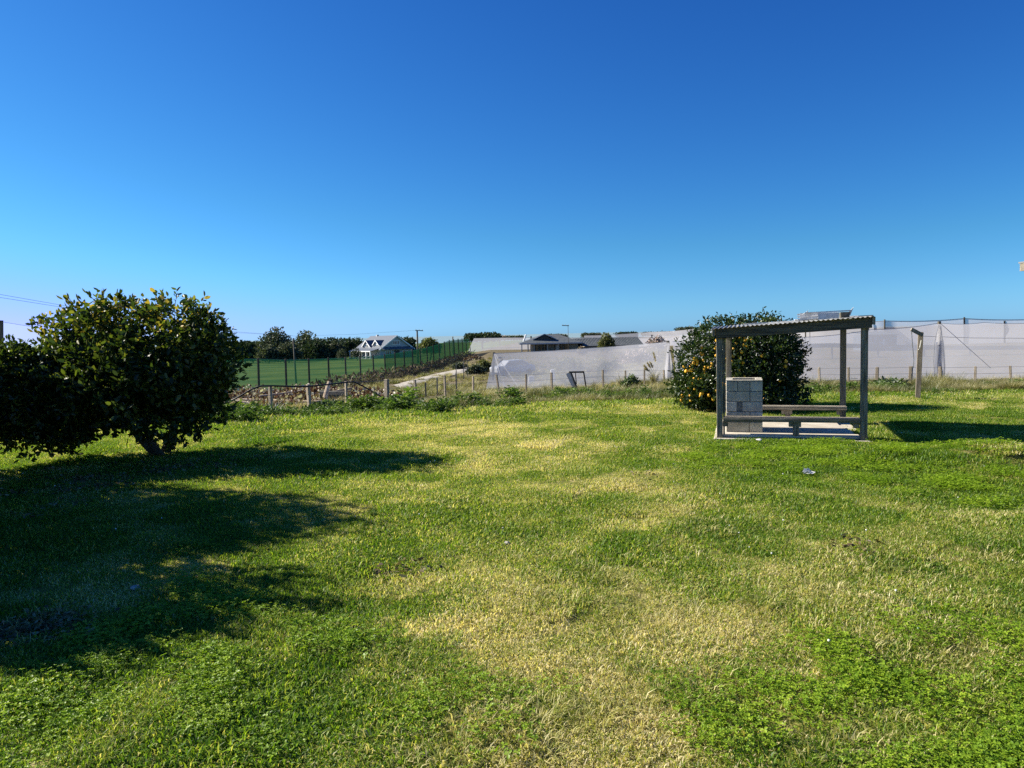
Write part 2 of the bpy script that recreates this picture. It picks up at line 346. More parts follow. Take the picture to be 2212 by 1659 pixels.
for nme, dat in (('rough', ro), ('field', fi)):
    a = me.attributes.new(nme, 'FLOAT', 'POINT'); a.data.foreach_set('value', dat.astype(np.float32))
ground = link('ground', me, ground_mat(), kind='structure')
MB().add([(-50000, 600, -14), (50000, 600, -14), (50000, 50000, -14), (-50000, 50000, -14)], [(0, 1, 2, 3)]).build('sea', M['sea'], kind='structure')

# gravel drive: strip draped on the slope
dl = [(846, 834), (872, 827), (905, 817), (945, 807.5), (981, 800), (1005, 792)]
dr = [(868, 843), (897, 833), (928, 823), (965, 815), (1000, 806), (1016, 795)]
mb = MB(); L = [G(*p) for p in dl]; Rr = [G(*p) for p in dr]; vs = []
for k in range(len(L) - 1):
    for s in range(6):
        f = s / 6
        for u in np.linspace(0, 1, 5):
            p = (L[k].lerp(L[k + 1], f)).lerp(Rr[k].lerp(Rr[k + 1], f), u); vs.append((p.x, p.y, Hs(p.x, p.y) + .16 + (.0 if 0 < u < 1 else -.12)))
n_ = len(vs) // 5
mb.add(vs, [(r * 5 + c, r * 5 + c + 1, r * 5 + c + 6, r * 5 + c + 5) for r in range(n_ - 1) for c in range(4)])
mb.build('gravel_drive', M['gravel'], kind='structure')

# ------------------------------------------------------------------ instancing of ground cover
def gn_scatter(name, meshes, pts, rotz, scale, idx, dry, material, tilt=None, **k):
    ref = bpy.data.collections.new(name + '_pieces')
    for i, m_ in enumerate(meshes):
        if not m_.materials: m_.materials.append(material)
        ref.objects.link(bpy.data.objects.new('%s_piece_%02d' % (name, i), m_))
    pts = np.asarray(pts, np.float32); n = len(pts)
    me = bpy.data.meshes.new(name); me.vertices.add(n); me.vertices.foreach_set('co', pts.ravel())
    rot = np.zeros((n, 3), np.float32); rot[:, 2] = rotz
    if tilt is not None: rot[:, 0] = tilt
    a = me.attributes.new('rot', 'FLOAT_VECTOR', 'POINT'); a.data.foreach_set('vector', rot.ravel())
    a = me.attributes.new('scl', 'FLOAT', 'POINT'); a.data.foreach_set('value', np.asarray(scale, np.float32))
    a = me.attributes.new('idx', 'INT', 'POINT'); a.data.foreach_set('value', np.asarray(idx, np.int32))
    a = me.attributes.new('dry', 'FLOAT', 'POINT'); a.data.foreach_set('value', np.asarray(dry, np.float32))
    me.materials.append(material)
    o = link(name, me, None, **k)
    ng = bpy.data.node_groups.new(name, 'GeometryNodeTree')
    ng.interface.new_socket('Geometry', in_out='INPUT', socket_type='NodeSocketGeometry')
    ng.interface.new_socket('Geometry', in_out='OUTPUT', socket_type='NodeSocketGeometry')
    N = ng.nodes; gi = N.new('NodeGroupInput'); go = N.new('NodeGroupOutput')
    ci = N.new('GeometryNodeCollectionInfo'); ci.inputs['Collection'].default_value = ref
    ci.inputs['Separate Children'].default_value = True; ci.inputs['Reset Children'].default_value = True
    io = N.new('GeometryNodeInstanceOnPoints'); io.inputs['Pick Instance'].default_value = True
    def na(nm, ty):
        x = N.new('GeometryNodeInputNamedAttribute'); x.data_type = ty; x.inputs['Name'].default_value = nm; return x.outputs['Attribute']
    ng.links.new(gi.outputs[0], io.inputs['Points']); ng.links.new(ci.outputs[0], io.inputs['Instance'])
    ng.links.new(na('idx', 'INT'), io.inputs['Instance Index'])
    er = N.new('FunctionNodeEulerToRotation'); ng.links.new(na('rot', 'FLOAT_VECTOR'), er.inputs[0]); ng.links.new(er.outputs[0], io.inputs['Rotation'])
    ng.links.new(na('scl', 'FLOAT'), io.inputs['Scale']); ng.links.new(io.outputs[0], go.inputs[0])
    md = o.modifiers.new('scatter', 'NODES'); md.node_group = ng
    return o
def blades(n, rad, hmin, hmax, w, lean, seed, curl=.5, clump=0):
    g = np.random.default_rng(seed)
    r = rad * np.sqrt(g.random(n)); th = g.random(n) * 2 * np.pi
    bx, by = r * np.cos(th), r * np.sin(th)
    hh = hmin + (hmax - hmin) * g.random(n) ** 1.3
    az = g.random(n) * 2 * np.pi
    if clump: az = th + g.normal(0, .5, n)
    le = lean * (.3 + g.random(n) * 1.1)
    dx, dy = np.cos(az), np.sin(az); sx, sy = -dy, dx
    tw = g.normal(0, .6, n); sx2 = np.cos(az + np.pi / 2 + tw); sy2 = np.sin(az + np.pi / 2 + tw)
    ww = w * (.6 + .8 * g.random(n))
    V = np.zeros((n, 5, 3))
    for j, (f, wd) in enumerate(((0, 1), (0, -1), (.5, .8), (.5, -.8), (1, 0))):
        ang = le * (1 + curl * f * 1.6); ang = np.minimum(ang, 1.75)
        d_h = np.sin(le * .6) * hh * f if f <= .5 else np.sin(le * .6) * hh * .5 + np.sin(ang) * hh * .5
        d_v = np.cos(le * .6) * hh * f if f <= .5 else np.cos(le * .6) * hh * .5 + np.cos(ang) * hh * .5
        V[:, j, 0] = bx + dx * d_h + sx2 * wd * ww / 2; V[:, j, 1] = by + dy * d_h + sy2 * wd * ww / 2; V[:, j, 2] = np.maximum(d_v, .002) - (.012 if f == 0 else 0)
    b = np.arange(n)[:, None] * 5
    F = np.concatenate([b + np.array([[0, 1, 3]]), b + np.array([[0, 3, 2]]), b + np.array([[2, 3, 4]])])
    return np_mesh('grass_clump', V.reshape(-1, 3), F, np.repeat(g.random(n), 5))
def leaf_arrays(pos, d, L, W, g, fold=.12):
    n = len(pos); d = d / np.maximum(np.linalg.norm(d, axis=1, keepdims=True), 1e-6)
    r_ = g.normal(size=(n, 3)); s = np.cross(d, r_); s /= np.maximum(np.linalg.norm(s, axis=1, keepdims=True), 1e-6)
    nn = np.cross(s, d); L = L[:, None]; W = W[:, None]
    V = np.stack([pos, pos + d * L * .3 + s * W * .42 + nn * W * fold, pos + d * L * .68 + s * W * .40 + nn * W * fold, pos + d * L - nn * W * .1,
                  pos + d * L * .68 - s * W * .40 + nn * W * fold, pos + d * L * .3 - s * W * .42 + nn * W * fold], 1)
    b = np.arange(n)[:, None] * 6
    F = np.concatenate([b + np.array([[0, 1, 2]]), b + np.array([[0, 2, 3]]), b + np.array([[0, 3, 4]]), b + np.array([[0, 4, 5]])])
    return V.reshape(-1, 3), F, np.repeat(g.random(n), 6)
def clover_patch(n, rad, seed):
    g = np.random.default_rng(seed); r = rad * np.sqrt(g.random(n)); th = g.random(n) * 6.283
    c = np.stack([r * np.cos(th), r * np.sin(th), .015 + .045 * g.random(n)], 1)
    V = []; F = []; Rn = []; k = 0
    for i in range(n):
        a0 = g.random() * 6.28; tl = g.normal(0, .25, 2); rr = g.random(); s = .0035 + .004 * g.random()
        for q in range(3):
            a = a0 + q * 2.094; cx_, cy_ = math.cos(a), math.sin(a)
            for (u, w) in ((0, 0), (.9, .75), (1.7, .65), (1.95, 0), (1.7, -.65), (.9, -.75)):
                x = (cx_ * u - cy_ * w) * s; y = (cy_ * u + cx_ * w) * s
                V.append((c[i, 0] + x, c[i, 1] + y, c[i, 2] + x * tl[0] + y * tl[1] + .004 * abs(w))); Rn.append(rr)
            F += [(k, k + 1, k + 2), (k, k + 2, k + 3), (k, k + 3, k + 4), (k, k + 4, k + 5)]; k += 6
    return np_mesh('clover_clump', V, F, Rn)

def in_view(x, y, m=1.5): return np.abs(x) < .72 * np.maximum(y, 0) + m
# lawn area samples, thinner with distance
def lawn_points(dens, y0, y1, m=1.5):
    w = .72 * y1 + m; n = int(dens * (y1 - y0) * 2 * w)
    x = rng.uniform(-w, w, n); y = rng.uniform(y0, y1, n)
    k = in_view(x, y, m) & (y < lawn_edge(x / np.maximum(y, 8)) + .6)
    # not inside the shelter's concrete base
    return x[k], y[k]
DRYSPOTS = [G(x, y) for x, y in ((1500, 1330), (1250, 1500), (1850, 1230), (1150, 1300), (1700, 1350), (1350, 1620), (2080, 1120), (980, 1250), (1250, 1400), (1000, 1590), (1480, 1240), (1230, 1620), (880, 1610), (1580, 1560), (1300, 980), (1150, 1030), (1700, 1480), (900, 1350), (1050, 930), (1900, 1380))]
GREENSPOTS = [G(x, y) for x, y in ((400, 1420), (150, 1450), (300, 1580), (2080, 1040), (1800, 1000), (2050, 1600), (2150, 1500), (1950, 1160), (1130, 1135), (2000, 900), (560, 1480), (100, 1600), (1640, 1290), (1500, 860), (1720, 960), (800, 1560), (640, 1400))]
def dryness(x, y):
    d = .275 + (fbm(x * .55, y * .55, 21, 4) - .5) * .5 + (fbm(x * 1.9, y * 1.9, 5, 3) - .5) * 1.15 + (vnoise(x * 6, y * 6, 8) - .5) * .28
    for s in DRYSPOTS:
        sg = .14 * s.y + .1; d = d + .11 * np.exp(-((x - s.x) ** 2 + (y - s.y) ** 2 * .6) / sg ** 2)
    for s in GREENSPOTS:
        sg = .12 * s.y + .15; d = d - .17 * np.exp(-((x - s.x) ** 2 + (y - s.y) ** 2 * .6) / sg ** 2)
    d = d - .09 * np.clip((-x - .3 - .1 * y) / 1.5, 0, 1)
    return np.clip(d, 0, .85)

# shelter frame of reference (used by the lawn too, to keep the slab clear)
TH = R(-17)
FLp = G(1555, 951); SHX = Vector((math.cos(TH), math.sin(TH), 0)); SHY = Vector((-math.sin(TH), math.cos(TH), 0))
SW, SD = 2.35, 2.45                            # post centre to post centre
SH0 = Vector((FLp.x, FLp.y, Hs(FLp.x, FLp.y)))
def in_shelter(x, y, pad=.1):
    u = (x - SH0.x) * SHX.x + (y - SH0.y) * SHX.y; v = (x - SH0.x) * SHY.x + (y - SH0.y) * SHY.y
    return (u > -pad) & (u < SW + pad) & (v > -pad - .05) & (v < SD + pad)

fine = [blades(330, .17, .012, .040, .0050, 1.35, 100 + i, .35) for i in range(8)]
X, Y = [], []
for d_, a, b in ((85, 1.6, 5.5), (60, 5.5, 9), (42, 9, 14), (30, 14, 22)):
    x, y = lawn_points(d_, a, b); X.append(x); Y.append(y)
X = np.concatenate(X); Y = np.concatenate(Y); k = ~in_shelter(X, Y, -.02); X, Y = X[k], Y[k]
dr_ = dryness(X, Y); tall = fbm(X * 1.6, Y * 1.6, 77)
sc = (.55 + .55 * tall + 1.1 * np.clip(fbm(X * 3.1, Y * 3.1, 66, 2) - .42, 0, 1) * 1.6 + .3 * rng.random(len(X))) * (1 + .25 * (dr_ < .22))
edge = np.clip((Y - lawn_edge(X / np.maximum(Y, 8)) + 2.2) / 2.5, 0, 1); sc = sc * (1 + 1.2 * edge) * (.82 + .03 * np.minimum(Y, 12))
gn_scatter('lawn_grass', fine, np.stack([X, Y, H(X, Y)], 1), rng.random(len(X)) * 6.28, sc, rng.integers(0, 8, len(X)), dr_ - .27 + rng.normal(0, .13, len(X)), M['grass'], kind='stuff', label='short mown lawn grass, part green and part straw coloured')
# clover
clo = [clover_patch(110, .16, 300 + i) for i in range(5)]
x, y = lawn_points(60, 1.6, 8); x2, y2 = lawn_points(42, 8, 20); x = np.append(x, x2); y = np.append(y, y2)
cf = fbm(x * .7, y * .7, 55, 3) * .55
for s, a in [(G(440, 1420), .42), (G(220, 1440), .30), (G(600, 1440), .25), (G(350, 1240), .3), (G(2060, 1600), .55), (G(2180, 1480), .45), (G(2090, 990), .7), (G(1980, 1020), .6), (G(1850, 1010), .4), (G(1640, 990), .3), (G(300, 1590), .2), (G(1400, 1560), .2), (G(1000, 1640), .2), (G(150, 960), .4), (G(900, 1560), .25), (G(1500, 1640), .2)]:
    sg = .11 * s.y + .25; cf = cf + a * np.exp(-((x - s.x) ** 2 + (y - s.y) ** 2 * .7) / sg ** 2)
cf = cf * (.40 + 1.0 * (fbm(x * 3.2, y * 3.2, 58, 2) > .53)); k = (cf > .66 + .40 * rng.random(len(x))) & ~in_shelter(x, y, .05); x, y = x[k], y[k]
gn_scatter('clover', clo, np.stack([x, y, H(x, y)], 1), rng.random(len(x)) * 6.28, .8 + .7 * rng.random(len(x)), rng.integers(0, 5, len(x)), rng.random(len(x)) * .5, M['clover'], kind='stuff', label='clover growing through the lawn')
# coarse flattened tussocks
coa = [blades(80, .12, .03, .10, .0055, 1.8, 500 + i, .2, clump=1) for i in range(6)]
TUS = [(1100, 1490), (1080, 1540), (1160, 1560), (1360, 1440), (1480, 1470), (1420, 1500), (1050, 1610), (1130, 1600), (1330, 1570), (2040, 1430), (2000, 1400), (2090, 1440), (1860, 1330), (1910, 1250), (1960, 1230), (2150, 1200), (2190, 1220), (1700, 1330), (1480, 1345), (1280, 1245), (1240, 1235), (1560, 1130), (1620, 1140), (1920, 1620), (1850, 1640), (1380, 1055), (1150, 1640), (30, 1370), (80, 1365), (860, 1235), (1180, 1310), (1480, 1190), (1330, 1390), (850, 1290), (1520, 1320), (1780, 1280), (1820, 1200), (1000, 1640), (1600, 1480), (780, 1450), (1400, 1090), (2020, 1120), (1300, 1300)]
px, py, pd = [], [], []
for (a, b) in TUS:
    c = G(a, b); n = 15
    for _ in range(n):
        sg = .035 * c.y
        px.append(c.x + random.gauss(0, sg * 1.5)); py.append(c.y + random.gauss(0, sg * 1.6)); pd.append(random.uniform(.15, .5))
x, y = lawn_points(2.6, 1.8, 15); kk = fbm(x * .8, y * .8, 91) > .5; x, y = x[kk], y[kk]
px = np.append(px, x); py = np.append(py, y); pd = np.append(pd, rng.uniform(0, .5, len(x)))
k = ~in_shelter(px, py, .2); px, py, pd = px[k], py[k], pd[k]
gn_scatter('coarse_grass', coa, np.stack([px, py, H(px, py)], 1), rng.random(len(px)) * 6.28, (.55 + .75 * rng.random(len(px))), rng.integers(0, 6, len(px)), pd, M['coarse'], kind='stuff', label='coarse straw coloured grass runners flattened on the lawn')
# dark green tufts
dgt = [blades(140, .14, .03, .085, .005, 1.0, 560 + i, .5) for i in range(3)]
px, py = [], []
for (a, b, n) in ((1130, 1135, 40), (950, 1405, 14), (1640, 1290, 14), (1440, 1440, 14), (1500, 1500, 10), (1060, 1520, 8), (420, 955, 30), (470, 935, 25), (250, 1560, 20), (230, 1600, 20), (300, 1540, 20), (2100, 1570, 18), (1900, 1560, 10), (550, 1340, 20), (640, 1350, 16)):
    c = G(a, b)
    for _ in range(n): px.append(c.x + random.gauss(0, .03 * c.y)); py.append(c.y + random.gauss(0, .05 * c.y))
px = np.array(px); py = np.array(py)
gn_scatter('green_grass_tufts', dgt, np.stack([px, py, H(px, py)], 1), rng.random(len(px)) * 6.28, .6 + .6 * rng.random(len(px)), rng.integers(0, 3, len(px)), rng.uniform(-.1, .15, len(px)), M['grass'], kind='stuff', label='lush dark green grass tufts in the lawn')
# fallen leaves
fl_ = []
for i in range(3):
    g3 = np.random.default_rng(970 + i); m_ = 26; p3 = np.stack([g3.normal(0, .12, m_), g3.normal(0, .12, m_), .012 + .03 * g3.random(m_)], 1); d3 = g3.normal(size=(m_, 3)); d3[:, 2] *= .25
    v3, f3, r3 = leaf_arrays(p3, d3, .025 + .035 * g3.random(m_), .016 + .018 * g3.random(m_), g3); fl_.append(np_mesh('fallen_leaf_scatter', v3, f3, r3))
M['litter'] = leafmat('fallen_leaves', [(0, (.04, .028, .015)), (.5, (.12, .08, .04)), (.85, (.20, .16, .07)), (1, (.34, .29, .17))], .15, .5, .03)
px, py = [], []
for (a, b, n, sg) in ((40, 1372, 22, .16), (90, 1366, 14, .12), (250, 1030, 26, .7), (380, 1010, 20, .5), (120, 1060, 18, .7), (860, 1238, 2, .05), (1400, 1030, 1, .05), (1860, 1185, 2, .05)):
    c = G(a, b)
    for _ in range(n): px.append(c.x + random.gauss(0, sg)); py.append(c.y + random.gauss(0, sg))
px = np.array(px); py = np.array(py)
gn_scatter('fallen_leaves', fl_, np.stack([px, py, H(px, py)], 1), rng.random(len(px)) * 6.28, .8 + .5 * rng.random(len(px)), rng.integers(0, 3, len(px)), px * 0, M['litter'], kind='stuff', label='brown fallen leaves lying in the grass')
# tiny white clover flowers
fl = bpy.data.meshes.new('clover_flower'); bm = bmesh.new(); bmesh.ops.create_icosphere(bm, subdivisions=1, radius=.0065, matrix=Matrix.Translation((0, 0, .045))); bm.to_mesh(fl); bm.free()
x, y = lawn_points(.8, 4, 15); k = (x > y * .2) | (fbm(x, y, 3) > .62); x, y = x[k], y[k]; k = ~in_shelter(x, y, .1); x, y = x[k], y[k]
gn_scatter('clover_flowers', [fl], np.stack([x, y, H(x, y)], 1), x * 0, .7 + .6 * rng.random(len(x)), np.zeros(len(x)), x * 0, M['flower'], kind='stuff', label='tiny white clover flowers in the lawn')

# weeds: fence line depth as a function of picture column
FENCE = [(395, 23.2), (485, 22.6), (583, 22.8), (665, 23.6), (747, 25.2), (835, 27.8), (896, 30), (960, 32), (1022, 34), (1072, 35.6), (1136, 37), (1191, 38), (1302, 40), (1351, 41), (1392, 42), (1434, 42.5), (1500, 39), (1570, 34.5), (1640, 30.5), (1705, 27.8), (1769, 26.8), (1833, 26.5), (1895, 26.3), (1968, 26), (2031, 25.8), (2107, 25.6), (2182, 25.4), (2260, 25.2), (2335, 25)]
ft = np.array([(a - 1106) / FPX for a, _ in FENCE]); fy = np.array([b for _, b in FENCE])
def fence_y(t): return np.interp(t, ft, fy)
def weed_clump(n, h, spread, L, W, seed):
    g = np.random.default_rng(seed); stems = 9
    bx = g.normal(0, spread * .4, (stems, 2)); s = g.integers(0, stems, n); f = g.random(n) ** .7
    out = bx[s] * (1 + f[:, None] * .9) + g.normal(0, .03, (n, 2))
    pos = np.stack([out[:, 0], out[:, 1], h * f * (.7 + .5 * g.random(stems)[s])], 1)
    a = g.random(n) * 6.28; d = np.stack([np.cos(a), np.sin(a), g.uniform(-.5, .6, n)], 1)
    v, F, r_ = leaf_arrays(pos, d, L * (.6 + .8 * g.random(n)), W * (.6 + .7 * g.random(n)), g); return np_mesh('weed_clump', v, F, r_)
weeds = [weed_clump(230, .46, .30, .12, .045, 40 + i) for i in range(4)]
longs = [blades(210, .22, .28, .62, .009, .8, 60 + i, .75, clump=1) for i in range(5)]
def edge_points(n, u0, u1, tlo=-.78, thi=.78):
    t = rng.uniform(tlo, thi, n); u = rng.uniform(u0, u1, n); e = lawn_edge(t); f = fence_y(t)
    f = np.minimum(f, e + 9 + 0 * f) * (t < .22) + f * (t >= .22)
    y = e + (f - e) * u; return t * y, y, t, u
x, y, t, u = edge_points(2300, .0, 1.05)
nz = fbm(x * .35, y * .5, 12); k = (nz > .45) ; x, y, t, u = x[k], y[k], t[k], u[k]
gn_scatter('bank_weeds', weeds, np.stack([x, y, H(x, y) - .03], 1), rng.random(len(x)) * 6.28, (.25 + .3 * rng.random(len(x)) ** 1.5 + .9 * np.clip(fbm(x * 1.1, y * 1.1, 33, 2) - .45, 0, 1) * 1.6) * (.7 + .3 * np.minimum(u, 1)) * np.where(t > .3, .8, 1.0) * np.where(u < .45, np.where(t < -.08, 1.35, 1.25), .9), rng.integers(0, 4, len(x)), rng.random(len(x)) * .35, M['weed'], kind='stuff', label='leafy green weeds along the far edge of the lawn')
x, y, t, u = edge_points(7000, .12, 1.3)
nz = fbm(x * .35, y * .5, 12); k = (nz < .56) | (u > .85); x, y, t, u = x[k], y[k], t[k], u[k]
gn_scatter('rank_grass', longs, np.stack([x, y, H(x, y) - .03], 1), rng.random(len(x)) * 6.28, (.26 + .30 * rng.random(len(x)) ** 1.3 + 1.1 * np.clip(fbm(x * .9, y * .9, 44, 2) - .5, 0, 1)) * np.where(t > -.05, 1.3, 1.0) * (.8 + .3 * np.minimum(u, 1)), rng.integers(0, 5, len(x)), np.clip(fbm(x * .5, y * .5, 8) * 1.1 - .25 + .25 * (u - .4), 0, .6), M['longgrass'], kind='stuff', label='long rank olive grass beside the wire fence')
# rough growth on the slope between fence and nets
n = 5200; t = rng.uniform(-.45, .25, n); y = 26 + 100 * rng.random(n) ** 1.8; x = t * y; k = (y > fence_y(t)) & (x > fence_x(y) - .5) & (fbm(x * .25, y * .25, 31) > .38); x, y = x[k], y[k]
DRV = np.array([[ (a.x + b.x) / 2, (a.y + b.y) / 2] for a, b in zip(L, Rr)])
dd = np.min(np.hypot(x[:, None] - DRV[None, :, 0], (y[:, None] - DRV[None, :, 1]) * .5), 1); k = dd > 1.6; x, y = x[k], y[k]
gn_scatter('slope_grass', longs, np.stack([x, y, H(x, y) - .03], 1), rng.random(len(x)) * 6.28, .5 + .8 * rng.random(len(x)), rng.integers(0, 5, len(x)), np.clip(fbm(x * .2, y * .2, 15) * .9, 0, .8), M['longgrass'], kind='stuff', label='dry and green rough grass on the slope beyond the fence')

# ------------------------------------------------------------------ trees
def ell_points(ells, n, g, shell=.55):
    """ells: (centre, (rx, ry, rz)) ; points through the volume, denser to the outside."""
    vol = np.array([e[1][0] * e[1][1] * e[1][2] for e in ells]) ** .85; pick = g.choice(len(ells), n, p=vol / vol.sum())
    d = g.normal(size=(n, 3)); d /= np.linalg.norm(d, axis=1, keepdims=True)
    r_ = np.where(g.random(n) < shell, g.uniform(.78, 1.06, n), g.random(n) ** .45)
    r_ = r_ * (1 + .32 * (vnoise(d[:, 0] * 3.2 + pick * 7, d[:, 1] * 3.2 + d[:, 2] * 4, 4) - .5) * 2)
    c = np.array([e[0] for e in ells])[pick]; rad = np.array([e[1] for e in ells])[pick]
    return c + d * r_[:, None] * rad, d
def crown(ells, n, L, W, seed, sprig=0, hole=0.0, hs_=1.6):
    g = np.random.default_rng(seed)
    if sprig:
        m = n // sprig; p, d = ell_points(ells, m, g)
        up_ = d * .7 + g.normal(0, .45, (m, 3)) + np.array([0, 0, .35])
        up_ /= np.linalg.norm(up_, axis=1, keepdims=True)
        tw = np.repeat(p, sprig, 0) + np.repeat(up_, sprig, 0) * (np.tile(np.arange(sprig), m)[:, None] * L * .38)
        ld = np.repeat(up_, sprig, 0) * .6 + g.normal(0, .75, (m * sprig, 3)); p, d = tw, ld
    else:
        p, d = ell_points(ells, n, g); d = d * .5 + g.normal(0, .8, (n, 3))
    if hole:
        q = fbm(p[:, 0] * hs_ + p[:, 1] * .7, p[:, 2] * hs_ + p[:, 1] * .9, seed); k = q > hole; p, d = p[k], d[k]
    n = len(p)
    return leaf_arrays(p, d, L * (.65 + .7 * g.random(n)), W * (.65 + .7 * g.random(n)), g)
def E(x, y, Yd, rx, rz, ry):                  # ellipsoid placed where the photo shows that lobe
    c = P(x, y, Yd); s = Yd / FPX; return ((c.x, c.y, c.z), (rx * s, ry, rz * s))
def limb(p, q, a, b, bend=.12, n=5):
    p = Vector(p); q = Vector(q); pts = []; o = Vector((random.uniform(-1, 1), random.uniform(-1, 1), 0)) * (q - p).length * bend
    for i in range(n): f = i / (n - 1); pts.append(p.lerp(q, f) + o * math.sin(f * math.pi))
    return pts, [a + (b - a) * i / (n - 1) for i in range(n)]
def citrus(name, base, ells, n, L, W, m, seed, label, stems, sprigs=(), cat='tree', group=None, topy=0):
    t = empty(name, base, label=label, cat=cat, group=group); inv = Vector(base)
    rel = [((c[0] - inv.x, c[1] - inv.y, c[2] - inv.z), r) for c, r in ells]
    v, f, rn = crown(rel, n, L, W, seed, sprig=5, hole=.34, hs_=2.4)
    zt_ = v[:, 2].max(); rn = np.clip(rn * .90 + .30 * topy * np.clip((v[:, 2] - zt_ + 1.3) / 1.3, 0, 1), 0, 1)  # leaves yellow towards the top, with sunlit brightness put into their colour too
    vv = [v]; ff = [f]; rr = [rn]; tw = MB(); o = len(v); g = np.random.default_rng(seed + 5)
    for (a, b, hgt) in sprigs:                # shoots standing out of the crown
        a = Vector(a) - inv; pts, rad = limb(a, a + Vector(b) * hgt, .006, .003, .06); tw.tube(pts, rad, 4)
        for q in range(7):
            pp = pts[0].lerp(pts[-1], .35 + q * .1); d = Vector(b) + Vector(g.normal(0, .8, 3))
            v1, f1, r1 = leaf_arrays(np.array([pp]), np.array([d]), np.array([L * 1.0]), np.array([W * .9]), g); vv.append(v1); ff.append(f1 + o); rr.append(r1); o += len(v1)
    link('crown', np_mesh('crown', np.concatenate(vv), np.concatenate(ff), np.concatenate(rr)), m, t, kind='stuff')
    for k, (a, b, ra, rb) in enumerate(stems):
        mbk = MB(); pts, rad = limb(Vector(a) - inv, Vector(b) - inv, ra, rb); mbk.tube(pts, rad, 8)
        for j in range(3):
            e = rel[(k * 3 + j) % len(rel)][0]; p2, r2 = limb(pts[-2], Vector(e), rb * .9, .012, .15); mbk.tube(p2, r2, 6)
        mbk.build('trunk', M['bark'], t, smooth=True)
    if sprigs: tw.build('twig', M['bark'], t, kind='stuff')
    return t
# left orange-like bush
YB = 12.6; base = G(345, 982)
ells = [E(245, 728, 12.7, 78, 74, .9), E(382, 722, 12.6, 72, 72, .9), E(310, 775, 12.6, 90, 60, 1.1), E(430, 785, 12.6, 68, 88, .95), E(320, 830, 12.5, 135, 95, 1.35), E(190, 850, 12.4, 105, 92, 1.2),
        E(118, 915, 12.1, 78, 62, .9), E(462, 745, 12.7, 36, 40, .5), E(165, 745, 12.7, 62, 62, .7), E(370, 890, 12.6, 62, 58, .8), E(128, 815, 12.3, 48, 58, .7), E(420, 850, 12.7, 62, 62, .7), E(250, 878, 12.3, 85, 42, .8),
        E(374, 925, 12.7, 22, 40, .3), E(90, 955, 12.0, 35, 30, .3), E(205, 925, 12.2, 40, 26, .3)]
spr = [(P(a, b, 12.6), (random.uniform(-.3, .3), random.uniform(-.2, .2), 1), h) for a, b, h in ((248, 665, .24), (270, 670, .28), (378, 660, .22), (312, 690, .26), (205, 690, .22), (262, 660, .2), (150, 690, .24), (342, 668, .18), (410, 675, .2), (440, 695, .18), (465, 715, .18), (488, 725, .14), (130, 700, .16), (285, 668, .18), (360, 668, .16), (95, 735, .18), (230, 680, .2), (395, 668, .16), (190, 700, .2))]
citrus('citrus_tree', base, ells, 36000, .105, .058, M['citrus'], 11, 'broad dark citrus tree on bent trunks with yellowing top leaves tinted lighter as if sunlit at the left',
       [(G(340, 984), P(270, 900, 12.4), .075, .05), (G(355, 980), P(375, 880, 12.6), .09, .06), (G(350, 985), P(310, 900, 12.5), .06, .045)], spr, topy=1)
base = P(-20, 985, 11.2); base.z = Hs(base.x, base.y)
ells = [E(15, 818, 11.6, 80, 58, .9), E(35, 875, 11.8, 95, 65, .9), E(-75, 820, 11.4, 80, 62, 1.0), E(-90, 880, 11.3, 95, 70, 1.0), E(62, 795, 11.9, 38, 34, .4), E(15, 768, 11.6, 40, 22, .4), E(15, 930, 11.6, 70, 28, .5)]
citrus('citrus_tree', base, ells, 19000, .085, .048, M['citrus'], 12, 'lower dark green citrus bush cut by the left edge of the view', [(base, P(-10, 880, 11.5), .08, .05)],
       [(P(a, b, 11.6), (random.uniform(-.3, .3), 0, 1), .16) for a, b in ((5, 760), (30, 752), (62, 765), (85, 775))])
# trees standing out of view to the left (their shade lies on the lawn)
for i, (cx_, cy_, rr_, hh_, n_) in enumerate(((-9.25, 9.4, 1.95, 4.2, 40000), (-6.5, 6.35, 1.5, 2.6, 20000), (-10.6, 10.4, 1.6, 3.1, 9000))):
    z0 = Hs(cx_, cy_); ee = [((cx_ + a * rr_, cy_ + b * rr_, z0 + c * hh_), (rr_ * d_, rr_ * d_, hh_ * e_)) for a, b, c, d_, e_ in ((0, 0, .55, .8, .40), (.35, .3, .68, .5, .28), (-.3, -.3, .7, .5, .28), (.35, -.35, .45, .55, .34), (-.4, .3, .45, .5, .34), (.6, 0, .5, .38, .26))]
    citrus('citrus_tree', (cx_, cy_, z0), ee, n_, .10, .06, M['citrus'], 30 + i, ['rounded citrus bush just left of the view casting shade on the lawn', 'nearest citrus bush left of the view casting the front shade', 'taller citrus tree far left behind the others'][i],
           [((cx_, cy_, z0 - .05), (cx_, cy_, z0 + hh_ * .45), .09, .06)])
